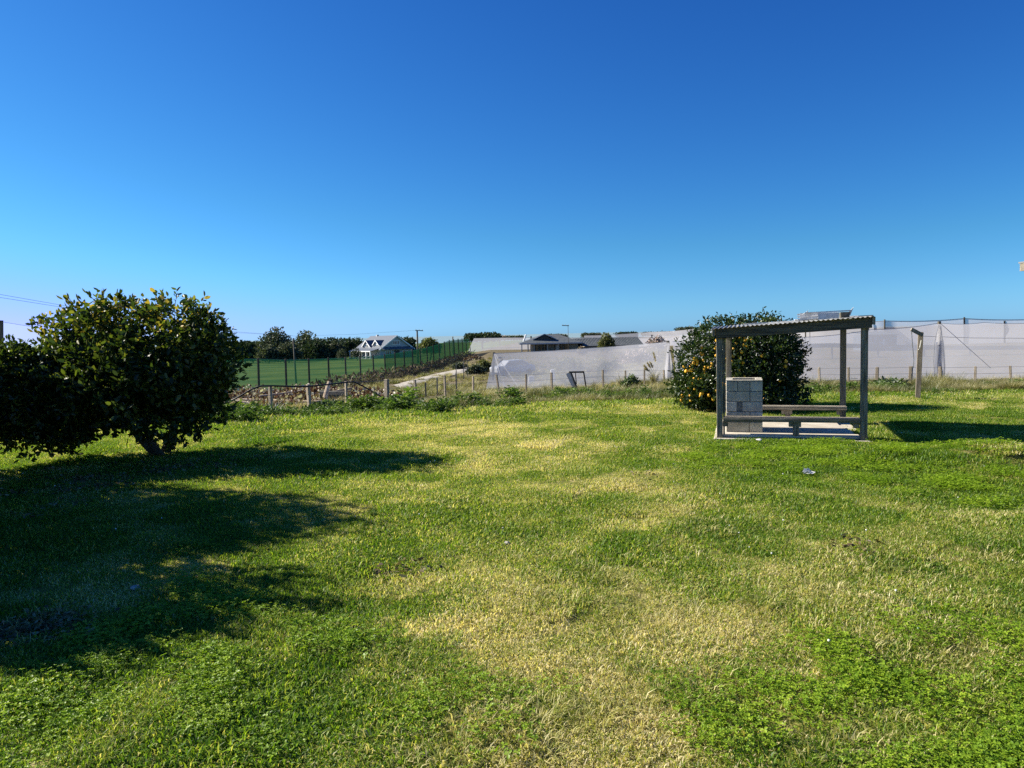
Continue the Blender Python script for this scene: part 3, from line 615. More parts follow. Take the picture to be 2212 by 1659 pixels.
# lemon tree behind the shelter
YL = 18.2; base = G(1600, 876)
ells = [E(1560, 790, YL, 75, 78, 1.0), E(1640, 775, YL, 80, 75, 1.1), E(1590, 835, YL, 115, 52, 1.3), E(1510, 840, YL, 52, 42, .8), E(1500, 780, YL, 38, 55, .6), E(1695, 790, YL, 36, 60, .6), E(1705, 845, YL, 42, 34, .6),
        E(1560, 735, YL, 50, 40, .7), E(1640, 720, YL, 55, 32, .7), E(1620, 865, YL, 100, 18, .9), E(1497, 862, YL, 32, 16, .4), E(1695, 740, YL, 30, 28, .4), E(1525, 735, YL, 25, 30, .3)]
spr = [(P(a, b, YL), (random.uniform(-.3, .3), random.uniform(-.2, .2), 1), h) for a, b, h in ((1535, 715, .36), (1550, 715, .3), (1600, 705, .28), (1658, 700, .42), (1640, 705, .3), (1685, 715, .25), (1500, 735, .2), (1520, 725, .25), (1575, 715, .2), (1620, 700, .25), (1490, 760, .2), (1665, 705, .36), (1628, 705, .3))]
lt = citrus('lemon_tree', base, ells, 40000, .085, .042, M['citrus2'], 13, 'dense round lemon tree full of orange yellow fruit behind the open shelter', [(base, P(1600, 830, YL), .09, .07), (base + Vector((.15, 0, 0)), P(1640, 820, YL), .07, .05)], spr)
lm = bpy.data.meshes.new('lemon'); bm = bmesh.new(); bmesh.ops.create_icosphere(bm, subdivisions=2, radius=.037)
for v in bm.verts:
    v.co.z *= 1.18; v.co.z += .012 * max(0, abs(v.co.z) - .035) * (1 if v.co.z > 0 else -1) * 8
bm.to_mesh(lm); bm.free(); lm.polygons.foreach_set('use_smooth', [True] * len(lm.polygons)); lm.materials.append(M['lemonskin'])
LEM = []
for (a, b, n, s) in ((1512, 765, 9, 9), (1500, 778, 7, 8), (1487, 790, 6, 8), (1545, 745, 5, 8), (1490, 800, 5, 6), (1603, 727, 9, 8), (1610, 742, 9, 9), (1622, 735, 5, 7), (1590, 760, 5, 8), (1585, 775, 5, 7), (1640, 770, 3, 6), (1610, 780, 3, 6), (1580, 820, 6, 7), (1575, 835, 5, 8), (1475, 800, 4, 5),
                     (1500, 840, 8, 14), (1485, 865, 9, 10), (1470, 868, 5, 6), (1520, 860, 6, 12), (1540, 810, 6, 14), (1540, 855, 5, 14), (1660, 877, 1, 1), (1690, 795, 3, 4), (1695, 780, 2, 3), (1510, 815, 8, 12), (1560, 770, 6, 12), (1550, 790, 5, 12), (1601, 697, 3, 5), (1530, 785, 6, 12), (1600, 800, 4, 12), (1650, 840, 4, 14), (1670, 815, 3, 12)):
    for _ in range(max(1, int(n * .62))): LEM.append((a + random.gauss(0, s), b + random.gauss(0, s * .8)))
earr = np.array([list(e[0]) + list(e[1]) for e in ells])
for (a, b) in LEM:
    d = ray(a, b); best = None                # walk along the line of sight to the crown's surface
    for Yd in np.arange(16.4, 19, .04):
        p = np.array(Vector((0, 0, EYE)) + d * (Yd / d.y)); q = (((p - earr[:, :3]) / earr[:, 3:]) ** 2).sum(1)
        if q.min() < 1.0: best = p; break
    if best is None: continue
    o = bpy.data.objects.new('lemon', lm); col.objects.link(o); o.parent = lt; o.location = Vector(best) - Vector(base); o.rotation_euler = (random.uniform(-.6, .6), random.uniform(-.6, .6), 0); s = random.uniform(.8, 1.15); o.scale = (s, s, s)

# ------------------------------------------------------------------ shelter
def sh(u, v, z): return SH0 + SHX * u + SHY * v + Vector((0, 0, z))
shel = empty('garden_shelter', SH0, TH, label='open timber garden shelter with a corrugated iron roof and two plank benches', cat='shelter')
PW = .105
def ZR(u, v): return 1.985 + .13 * (u / SW) + .045 * (v / SD)      # underside of the roofing above the base level
# concrete base and slabs (set in shelter space)
MB().box((-.10, -.12, -.15), (SW + .10, SD + .08, .045)).build('concrete_base', M['slab'], shel, bevel=.008)
sl = [(.02, .34), (.355, .93), (.945, 1.60), (1.615, SD - .02)]
for k, (a, b) in enumerate(sl):
    MB().box((.01 if k else -.0, a, .053), (SW - .03 - .05 * k, b, .098 + .002 * (k % 2))).build('floor_slab', M['slab'], shel, bevel=.008)
for (u, v) in ((0, 0), (SW, 0), (.13, SD), (SW - .02, SD)):
    ins = .0; zt = ZR(u, v) - (.02 if v == 0 else .02)
    mb = MB().box((u - PW / 2, v - PW / 2, -.12), (u + PW / 2, v + PW / 2, zt), .004); mb.build('post', M['wood'], shel, bevel=.005)
# doubled batten beside the front left post
MB().box((PW / 2 + .004, .015, .1), (PW / 2 + .034, .065, 1.82), .003).build('batten', M['wood'], shel, bevel=.003)
# beams: front, back, left, right, rafters
mb = MB(); mb.beam((-.06, -PW / 2 - .028, ZR(0, 0) - .09), (SW + .10, -PW / 2 - .028, ZR(SW, 0) - .09), .045, .16); mb.build('front_beam', M['beam'], shel, bevel=.004)
mb = MB(); mb.beam((-.06, SD + PW / 2 + .028, ZR(0, SD) - .10), (SW + .09, SD + PW / 2 + .028, ZR(SW, SD) - .10), .045, .15); mb.build('back_beam', M['wood_h'], shel, bevel=.004)
for u in (-.10, SW / 2, SW + .126):
    mb = MB(); mb.beam((u, -PW / 2 - .02 if 0 < u < SW else -.12, ZR(u, 0) - .06), (u, SD + .12, ZR(u, SD) - .06), .045, .10 if 0 < u < SW else .13); mb.build('rafter', M['wood'], shel, bevel=.003)
for v in (.9, 1.9):
    mb = MB(); mb.beam((-.07, v, ZR(0, v) - .028), (SW + .095, v, ZR(SW, v) - .028), .06, .04); mb.build('purlin', M['wood_h'], shel)
# corrugated sheets, ridges running front to back
def corr(u0, u1, name):
    g_, F_ = [], []; nu = int((u1 - u0) / .0095); vs_ = np.linspace(-.17, SD + .16, 7)
    for i in range(nu + 1):
        u = u0 + (u1 - u0) * i / nu
        for v in vs_: g_.append((u, v, ZR(u, v) + .014 + .010 * math.sin(u / .076 * 2 * math.pi) + .003 * math.sin(u * 5 + v * 2)))
    m_ = len(vs_)
    for i in range(nu):
        for j in range(m_ - 1): F_.append((i * m_ + j, (i + 1) * m_ + j, (i + 1) * m_ + j + 1, i * m_ + j + 1))
    me = np_mesh(name, g_, F_, smooth=True); o = link(name, me, M['iron'], shel)
    md = o.modifiers.new('thick', 'SOLIDIFY'); md.thickness = .0025; return o
nsh = 4
for k in range(nsh):
    a = -.13 + k * (SW + .27) / nsh; o = corr(a, a + (SW + .27) / nsh + (.03 if k < nsh - 1 else 0), 'roof_sheet'); o.location.z = .003 * (k % 2)
MB().beam((SW + .11, -.14, ZR(SW, 0) + .036), (SW - .12, -.14, ZR(SW, 0) + .030), .05, .012).build('roof_flashing', M['iron'], shel)
# benches
for nm, v in (('front', -.02), ('back', SD - .06)):
    zb = .415 if nm == 'front' else .40
    u0_ = PW / 2 + .004 if nm == 'front' else .75
    mb = MB().box((u0_, v - .02 - (.03 if nm == 'front' else .0), zb - .045), (SW - PW / 2 - .004 if nm == 'front' else SW + .02, v + .22 - (0 if nm == 'front' else .30), zb), .002)
    if nm == 'back': mb = MB().box((.75, SD - .30, zb - .045), (SW + .02, SD - PW / 2 - .004, zb), .002)
    mb.build('bench_plank', M['wood_h'], shel, bevel=.004)
    if nm == 'front': MB().box((u0_, -.055, zb - .075), (SW - PW / 2 - .004, -.028, zb - .048), .002).build('bench_rail', M['wood_h'], shel, bevel=.003)
    else: MB().box((.75, SD - .31, zb - .075), (SW + .02, SD - .28, zb - .048), .002).build('bench_rail', M['wood_h'], shel, bevel=.003)
    um = SW * .545
    vv_ = .05 if nm == 'front' else SD - .19
    MB().box((um - .05, vv_ - .05, .10), (um + .05, vv_ + .05, zb - .165)).build('bench_leg', M['wood'], shel, bevel=.003)
    MB().box((um - .12, vv_ - .06, zb - .162), (um + .08, vv_ + .055, zb - .078)).build('bench_bracket', M['wood'], shel, bevel=.003)
    for u in (PW / 2 + .04, SW - PW / 2 - .06):
        if nm == 'back' and u < 1: continue
        MB().box((u - .04, vv_ - .05, zb - .17), (u + .05, vv_ + .05, zb - .078)).build('bench_bracket', M['wood'], shel, bevel=.003)
# block fireplace
fp = empty('block_fireplace', sh(.10, .36, .10), TH, label='grey concrete block fireplace with an open top inside the shelter', cat='fireplace')
FW, FD, BH = .64, .78, .186; joints = [[0, .205, .42, FW], [0, .42, FW], [0, .195, .285, FW], [0, .42, FW], [0, .41, FW]]
for r_, js in enumerate(joints):
    z0 = FD and (len(joints) - 1 - r_) * BH
    for q in range(len(js) - 1):
        a, b = js[q] + .006, js[q + 1] - .006
        rec = .03 if (r_ == 2 and q == 1) else random.uniform(0, .004)
        MB().box((a, rec, z0 + .005), (b, .125, z0 + BH - .006), .0015).build('block', M['block'], fp, bevel=.006)
    for side in (0, 1):
        for q in range(2):
            a, b = (.131, .131 + .32) if q == 0 else (.457, FD - .131); u_ = 0 if side == 0 else FW - .12
            MB().box((u_, a, z0 + .005), (u_ + .12, b, z0 + BH - .006), .0015).build('block', M['block'], fp, bevel=.006)
    for q in range(2):
        a, b = ((0, .385), (.397, FW))[q] if r_ % 2 else ((0, .24), (.252, FW))[q]
        MB().box((a + .003, FD - .125, z0 + .005), (b - .003, FD, z0 + BH - .006), .0015).build('block', M['block'], fp, bevel=.006)
ZT = len(joints) * BH
mb = MB(); mb.box((.012, .012, .0), (FW - .012, .11, ZT - .012)); mb.box((.012, FD - .11, 0), (FW - .012, FD - .012, ZT - .012)); mb.box((.012, .112, 0), (.108, FD - .112, ZT - .012)); mb.box((FW - .108, .112, 0), (FW - .012, FD - .112, ZT - .012))
mb.build('mortar', M['mortar'], fp)
MB().box((.125, .128, .45), (FW - .125, FD - .128, .6)).build('hearth', M['soot'], fp)
mb = MB(); mb.box((0, -.004, ZT), (FW, .128, ZT + .02)); mb.box((0, FD - .128, ZT), (FW, FD, ZT + .02)); mb.box((0, .131, ZT), (.12, FD - .131, ZT + .02)); mb.box((FW - .12, .131, ZT), (FW, FD - .131, ZT + .02)); mb.build('capping', M['block'], fp, bevel=.004)
# weathered crate remains on the roof
cr = empty('weathered_crate', sh(1.40, .55, ZR(1.4, .55) + .035), TH, label='bleached broken crate lying on top of the corrugated roof', cat='crate')
MB().box((.28, 0, .0), (.62, .02, .12), .004).build('side_panel', M['fadedwhite'], cr)
for z_ in (.02, .065, .11): MB().beam((-.06, .02 + z_, z_ - .01), (.30, .0 + z_, z_ + .02), .03, .028).build('slat', M['fadedwhite'], cr)
MB().beam((.06, .1, .13), (.84, .1, .15), .03, .02).build('slat', M['fadedwhite'], cr)
MB().box((.0, .3, .0), (.62, .32, .13), .004).build('side_panel', M['fadedwhite'], cr)
for a, h in ((.12, .16), (.86, .19)):
    MB().add([(a - .10, .1, .09), (a - .04, .1, .07), (a + .01, .1, h + .02), (a - .10, .13, .09), (a - .04, .13, .07), (a + .01, .13, h + .02)], [(0, 1, 2), (5, 4, 3), (0, 3, 4, 1), (1, 4, 5, 2), (2, 5, 3, 0)]).build('stake', M['fadedwhite'], cr)
MB().box((.66, .04, .02), (.80, .22, .12), .012).build('dark_box', M['darkpost'], cr)
MB().box((-.10, .05, 0), (.86, .24, .018), .004).build('base_board', M['fadedwhite'], cr)
bd = MB().box((0, 0, 0), (.42, .10, .018), .003).build('loose_board', M['pale'], None, loc=sh(.42, .75, ZR(.42, .75) + .034), label='short pale board lying on the left end of the iron roof', cat='board'); bd.rotation_euler = (0, R(-2.3), TH)
# loose pale branch on the grass behind
pb = [G(1722, 831), G(1745, 829.5), G(1788, 826), G(1852, 822)]
mb = MB(); mb.tube([p + Vector((0, 0, .06 + .02 * i)) for i, p in enumerate(pb)], [.02, .025, .025, .015], 6); mb.build('fallen_branch', M['pale'], None, label='long pale stripped branch lying on the grass behind the shelter', cat='branch')

# ------------------------------------------------------------------ post and wire fence
fe = empty('wire_fence', (0, 26, -.3), label='farm fence of short timber posts and plain wires along the bottom of the lawn', cat='fence')
TOPS = {395: 838, 485: 838, 583: 832, 665: 830, 747: 824, 835: 819, 896: 820, 960: 810.5, 1022: 812.5, 1072: 809, 1136: 808, 1191: 804.5, 1302: 799, 1351: 800, 1392: 798, 1434: 799, 1500: 798, 1570: 797, 1640: 796, 1705: 795, 1769: 793.5, 1833: 793, 1895: 793, 1968: 791, 2031: 792, 2107: 791, 2182: 790, 2260: 789, 2335: 788}
fo = Vector((0, 26, -.3)); heads = []; feet = []
LEAN = {1072: -.16, 835: .02, 2182: -.06, 485: .0, 665: -.03}
for (a, Yd) in FENCE:
    tp = P(a, TOPS[a], Yd); b = Vector((tp.x + LEAN.get(a, random.uniform(-.03, .03)) * -1, Yd + random.uniform(-.03, .03), 0)); b.z = Hs(b.x, b.y) - .1
    w = .16 if a in (835, 485) else (.12 if a in (1968, 665) else random.uniform(.075, .105))
    mb = MB(); mb.beam(b - fo, tp - fo, w, w * .8, (random.uniform(.45, .75), .75, 0)); mb.build('post', M['post'], fe, bevel=.006); heads.append(tp); feet.append(b)
for f_ in (.04, .30, .56, .80):
    mb = MB(); pts = [h.lerp(b, f_) - fo + Vector((0, -.06, 0)) for h, b in zip(heads, feet)]
    mb.tube(pts, .0045, 4); mb.build('wire', M['wire'], fe)
# black water pipe looped over the fence
pp = [(470, 880, 22.3), (489, 872, 22.4), (513, 859, 22.4), (543, 841, 22.5), (565, 833.6, 22.6), (588, 833.5, 22.65), (625, 834.5, 23), (662, 835, 23.4), (706, 831, 24.2), (747, 826, 25), (765, 825, 25.2), (778, 831, 25.4), (800, 843, 25.8), (820, 855, 26.3), (838, 865, 26.8)]
mb = MB(); mb.tube([P(a, b, c - .12) for a, b, c in pp], .026, 8); mb.build('water_pipe', M['black'], None, smooth=True, label='black plastic water pipe arching over the fence posts at the left', cat='pipe')
# leaning window-like frame by the fence
fr = empty('leaning_frame', P(1250, 836, 38.6), label='weathered wooden frame leaning against the wire fence', cat='frame'); fo2 = fr.location
q = lambda a, b, Yd=38.4: P(a, b, Yd) - fo2
mb = MB(); mb.beam(q(1227, 805), q(1244, 842), .26, .05, (0, 1, 0)); mb.build('side_board', M['pale'], fr)
mb = MB(); mb.beam(q(1229, 804), q(1262, 803.5), .09, .09, (0, 1, 0)); mb.build('top_rail', M['darkpost'], fr)
mb = MB(); mb.beam(q(1234, 806), q(1248, 842, 38.3), .08, .08, (0, 1, 0)); mb.build('dark_stile', M['darkpost'], fr)
mb = MB(); mb.beam(q(1261, 805), q(1266, 838), .07, .08, (0, 1, 0)); mb.build('side_rail', M['darkpost'], fr)
mb = MB(); mb.beam(q(1243, 806, 38.8), q(1245, 830, 38.8), .05, .05, (0, 1, 0)); mb.build('mid_rail', M['darkpost'], fr)

# clothes line post
tb = G(1982, 863); cp = empty('clothes_line_post', tb, label='timber T shaped clothes line post standing on the grass right of the shelter', cat='post')
zt = P(1989, 718, tb.y).z - tb.z
top = P(1989, 717, tb.y) - tb
mb = MB(); mb.beam((0, 0, -.15), top, .12, .09, (.4, .9, 0)); mb.build('upright', M['post'], cp, bevel=.005)
mb = MB(); mb.beam(P(1968, 711, tb.y - .08) - tb, P(1993, 724, tb.y - .08) - tb, .05, .09, (0, 0, 1)); mb.build('crossarm', M['wood'], cp, bevel=.004)
mb = MB(); mb.tube([P(1969, 715, tb.y - .1) - tb, P(1971, 745, tb.y - .1) - tb, P(1974, 775, tb.y - .1) - tb, P(1973, 795, tb.y - .1) - tb], .010, 5); mb.build('hanging_cord', M['wire'], cp)
mb = MB(); mb.tube([P(1990, 735, tb.y - .09) - tb, P(1987, 750, tb.y - .09) - tb, P(1984, 756, tb.y - .09) - tb], .014, 5); mb.build('hook', M['pale'], cp)

# ------------------------------------------------------------------ nets
def net(name, top, bot, m, label, cat='netting', posts=(), sag=0.0, nz=9, pm=None, group=None, prad=.09, wave=.12, topwire=True, wsub=6):
    """top / bot: picture points with depth; a real sheet hung between them."""
    T = [P(*a) for a in top]; B = [P(*a) for a in bot]
    org = Vector((T[0].x, T[0].y, B[0].z)); e = empty(name, org, label=label, cat=cat, group=group)
    vs = []; tops = []
    for k in range(len(T) - 1):
        for s in range(wsub + (k == len(T) - 2)):
            f = s / wsub; a = T[k].lerp(T[k + 1], f); b = B[k].lerp(B[k + 1], f); a = a - Vector((0, 0, sag * 4 * f * (1 - f)))
            tops.append(a.copy())
            for j in range(nz):
                g_ = j / (nz - 1); p = a.lerp(b, g_); w_ = wave * math.sin(g_ * math.pi) * (float(vnoise(p.x * .35, p.z * .8 + k, 5)) - .5) * 2
                p = p + Vector((0, w_, 0)); vs.append(p - org)
    n_ = len(vs) // nz; me = np_mesh('net_sheet', [tuple(v) for v in vs], [(r * nz + c, (r + 1) * nz + c, (r + 1) * nz + c + 1, r * nz + c + 1) for r in range(n_ - 1) for c in range(nz - 1)], smooth=True)
    link('net_sheet', me, m, e)
    if topwire: mb = MB(); mb.tube([t_ - org for t_ in tops], .007 * max(1, T[0].y / 45), 4); mb.build('top_wire', M['wire'], e)
    for (x, y0, y1, Yd, lean) in posts:
        mb = MB(); b = P(x + lean, y1, Yd); mb.tube([P(x, y0, Yd) - org, b - org - Vector((0, 0, .2))], prad, 8); mb.build('post', pm or M['darkpost'], e)
    return e
# green windbreak
gt, gb, gp = [], [], []
for n in range(-5, 22):
    Yd = 5.02 * (n + 10.6); x = 1243 - 7270 / (n + 10.6)
    ty = float(np.interp(n, [-5, 0, 1, 2, 3, 4, 5, 6, 8, 12, 16, 18, 20, 22], [775, 775, 777, 776, 774, 773, 771, 769, 763, 750.5, 736, 733.5, 732.5, 731]))
    by = yh(x) + (EYE - Hs((x - 1106) / FPX * Yd, Yd)) / Yd * FPX
    by = float(np.interp(n, [-5, 3, 5, 8, 10, 12, 14, 16, 18, 20, 22], [by, by, min(by, 829), 812, 806, 799, 788, 775, 766, 759, 753])) if n > 3 else by
    gt.append((x, ty, Yd)); gb.append((x, by, Yd)); gp.append((x + .5, ty - 2, by, Yd - .15, 2.5))
net('green_windbreak', gt, gb, M['netgreen'], 'long dark green windbreak mesh fence climbing towards the pale netting', 'windbreak', posts=gp, nz=5, wsub=2, prad=.085, wave=.1)
net('green_windbreak', [(a, b + 1, c + .35) for a, b, c in gt[12:]], [(a, b, c + .35) for a, b, c in gb[12:]], M['netgreen'], 'added layer of dark green mesh that darkens the far half of the windbreak', 'windbreak', nz=5, wsub=2, wave=.1, topwire=False)  # added sheet: darkens the far half, as mesh seen at a slant looks denser
# near white net, low block in the middle, running on to the right edge of the view
ft_ = [(1067, 763, 50), (1200, 757, 48.6), (1330, 748, 47), (1444, 738.5, 45)]
fb_ = [(1047, 852, 50), (1200, 850, 47.8), (1330, 845, 46.5), (1446, 836, 44.6)]
n1 = net('white_orchard_net', ft_, fb_, M['net'], 'low white shade net wall with a slanting left end, below the bungalow', 'netting', posts=[(1067, 761, 815, 50.2, -3), (1443, 736, 838, 45.1, 0)], wave=.07)
org1 = n1.location
mb = MB()
for a, b, s in ((1430, 1437, 0), (1437, 1443, .06), (1443, 1450, .06), (1450, 1459, .03)):
    mb.add([P(1442.5, 741, 44.9 - s) - org1, P(1445.5, 741, 44.9 - s) - org1, P(b, 820, 44.75 - s) - org1, P(b - 1, 838, 44.75 - s) - org1, P(a, 838, 44.65 - s) - org1], [(0, 1, 2, 3, 4)])
mb.build('gathered_net', M['net'], n1)
mb = MB()
for (x0_, x1_, w_) in ((1067, 1092, 5), (1069, 1128, 3)):
    mb.add([P(x0_, 765, 49.9) - org1, P(x0_ + 2, 765, 49.9) - org1, P(x1_ + w_, 850, 49.45) - org1, P(x1_, 850, 49.45) - org1], [(0, 1, 2, 3)])
mb.build('folded_net', M['net'], n1)
n2 = net('white_orchard_net', [(1453, 737.5, 41), (1590, 732, 40.8), (1728, 728.5, 40.6), (1880, 712, 40.3), (2028, 697.5, 40), (2125, 696.5, 40), (2260, 695, 40)],
    [(1462, 834, 40.8), (1590, 832, 40.6), (1728, 829, 40.4), (1880, 828, 40.1), (2028, 827, 39.8), (2125, 827, 39.8), (2260, 827, 39.8)], M['net'],
    'white shade net wall running behind the shelter to the right edge', 'netting', posts=[(2029, 694, 824, 39.82, -1)], wave=0, sag=.08)
o2 = n2.location; mb = MB()
for a, b, s in ((2018, 2024, 0), (2024, 2030, .05), (2030, 2036, .05), (2036, 2042, 0)):
    mb.add([P(2025, 700, 39.72 - s) - o2, P(2033, 700, 39.72 - s) - o2, P(b, 790, 39.68 - s) - o2, P(b - 1, 828, 39.6 - s) - o2, P(a, 828, 39.6 - s) - o2, P(a + 1, 790, 39.68 - s) - o2], [(0, 1, 2, 3, 4, 5)])
mb.build('gathered_net', M['net'], n2)
for xs_ in ((2027, 2019, 2017, 2019), (2030, 2038, 2041, 2040)):
    mb = MB(); mb.tube([P(xs_[0], 703, 39.4) - o2, P(xs_[1], 740, 39.2) - o2, P(xs_[2], 780, 39.1) - o2, P(xs_[3], 826, 39.2) - o2], .013, 5); mb.build('guy_rope', M['wire'], n2)
mb = MB(); mb.tube([P(2031, 698, 39.9) - o2, P(2140, 795, 38.8) - o2], .012, 4); mb.build('guy_rope', M['wire'], n2)
mb = MB(); mb.tube([P(1990, 726, 39.9) - o2, P(2100, 730, 39.9) - o2, P(2255, 731, 39.9) - o2], .010, 4); mb.build('mid_wire', M['wire'], n2)
# second and third blocks of netting behind
net('pale_orchard_net', [(1262, 725, 200), (1400, 717.5, 190), (1496, 711, 160), (1640, 705, 110), (1760, 699, 92), (1911, 693, 86), (2083, 688, 85), (2270, 688, 84)],
    [(1262, 748, 200), (1400, 748, 190), (1496, 750, 160), (1640, 750, 110), (1760, 750, 92), (1911, 748, 86), (2083, 748, 85), (2270, 748, 84)], M['netfar'],
    'second pale net wall rising behind the nearer one on the right', 'netting', posts=[(1430, 713, 745, 180, 0), (1740, 697, 748, 93.5, 0), (1911, 690, 748, 86, -1), (1876, 695, 748, 87, 0), (2083, 685, 748, 85, 0), (2170, 693, 748, 84.5, 0)], prad=.09, wave=.08, sag=.15)
net('pale_orchard_net', [(1024, 730.5, 180), (1110, 729, 180), (1200, 729, 180), (1300, 729.5, 180), (1400, 730, 180), (1500, 728, 180)],
    [(1010, 761, 180), (1110, 760, 180), (1200, 759, 180), (1300, 759, 180), (1400, 758, 180), (1500, 757, 180)], M['netfar'],
    'distant pale net wall left of and behind the dark roofed bungalow', 'netting', posts=[(1147, 726, 759, 179, 0)], prad=.2, wave=0)
net('blue_grey_net', [(-120, 668, 27), (2, 695, 32), (109, 712, 38), (230, 728, 47)], [(-120, 780, 27), (2, 800, 32), (109, 800, 38), (230, 795, 47)], M['netblue'],
    'translucent blue grey net panel seen behind the citrus at the far left', 'netting', posts=[(2, 692, 800, 31.9, 0)], prad=.09, wave=.2)
# bank and shed seen through the netting
mb = MB(); pts_t = [(1720, 743), (1800, 741.5), (1900, 744), (2000, 746), (2100, 747), (2270, 746)]
tp = [P(a, b, 62) for a, b in pts_t]; vs = []
for p in tp: vs += [(p.x, p.y, p.z), (p.x, p.y + .5, p.z), (p.x, p.y + .5, p.z - .35), (p.x, p.y, p.z - .35)]
fs = [(i * 4 + j, i * 4 + (j + 1) % 4, (i + 1) * 4 + (j + 1) % 4, (i + 1) * 4 + j) for i in range(len(tp) - 1) for j in range(4)] + [(3, 2, 1, 0), tuple(len(vs) - 4 + j for j in range(4))]
mb.add(vs, fs)
for p in tp: mb.tube([(p.x, p.y + .25, p.z - .3), (p.x, p.y + .25, Hs(p.x, p.y) - .2)], .08, 5)
mb.build('orchard_trellis', M['darkpost'], None, label='long dark horizontal trellis beam seen through the right netting', cat='trellis')
s0 = P(1937, 752, 74); s1 = P(1873, 752, 74); z1 = P(1900, 724, 74).z
se = empty('grey_shed', (s1.x, s1.y, Hs(s1.x, s1.y)), label='plain grey shed seen through the netting behind the shelter', cat='shed')
sb = se.location
MB().box((0, 0, -.2), (s0.x - s1.x, 3, z1 - sb.z)).build('wall', M['slate'], se)
MB().add([(-.2, -.2, z1 - sb.z), (s0.x - s1.x + .2, -.2, z1 - sb.z), (s0.x - s1.x + .2, 3.2, z1 - sb.z + .3), (-.2, 3.2, z1 - sb.z + .3), (-.2, -.2, z1 - sb.z + .06), (s0.x - s1.x + .2, -.2, z1 - sb.z + .06), (s0.x - s1.x + .2, 3.2, z1 - sb.z + .36), (-.2, 3.2, z1 - sb.z + .36)], [(0, 3, 2, 1), (4, 5, 6, 7), (0, 1, 5, 4), (1, 2, 6, 5), (2, 3, 7, 6), (3, 0, 4, 7)]).build('roof', M['brownroof'], se)
MB().box((1.6, -.03, .3), (1.75, 0, 1.2)).build('door_edge', M['white'], se)

# ------------------------------------------------------------------ far trees and hedges
def far_tree(name, x0, x1, y0, y1, Yd, m, label, n=1600, L=.5, lobes=7, hole=0.0, trunk=True, seed=0, group=None, depth=None, flat=False, cat='tree'):
    g = random.Random(seed); c = P((x0 + x1) / 2, y1, Yd); s = Yd / FPX; w = (x1 - x0) * s; h = (y1 - y0) * s
    zb = min(c.z, Hs(c.x, c.y)); t = empty(name, (c.x, c.y, zb), label=label, cat=cat, group=group); dz = c.z - zb
    dep = depth or w * .5; ee = []
    for i in range(lobes):
        f = (i + .5) / lobes; u = (f - .5) * w * .78
        top = h * (1.0 if flat else (1 - .55 * abs(2 * f - 1) ** 1.7)) * g.uniform(.88, 1.0)
        rz = top * g.uniform(.26, .36); ee.append(((u, g.uniform(-.3, .3) * dep, dz + top - rz), (w / lobes * g.uniform(.8, 1.1), dep * .6, rz)))
        ee.append(((u + g.uniform(-.05, .05) * w, g.uniform(-.3, .3) * dep, dz + top * .38), (w / lobes * 1.0, dep * .7, top * .40)))
    v, f_, rn = crown(ee, n, L, L * .7, seed + 3, hole=hole, hs_=1.1 / max(L, .2) * .25)
    link('crown', np_mesh('crown', v, f_, rn), m, t, kind='stuff')
    if trunk:
        mb = MB(); pts, rad = limb((0, 0, -.3), (w * .05, 0, dz + h * .6), max(.12, w * .03), max(.06, w * .012)); mb.tube(pts, rad, 7); 
        for k in range(4):
            e = ee[g.randrange(len(ee))][0]; p2, r2 = limb(pts[2], e, max(.06, w * .012), .03); mb.tube(p2, r2, 5)
        mb.build('trunk', M['bark'], t)
    return t
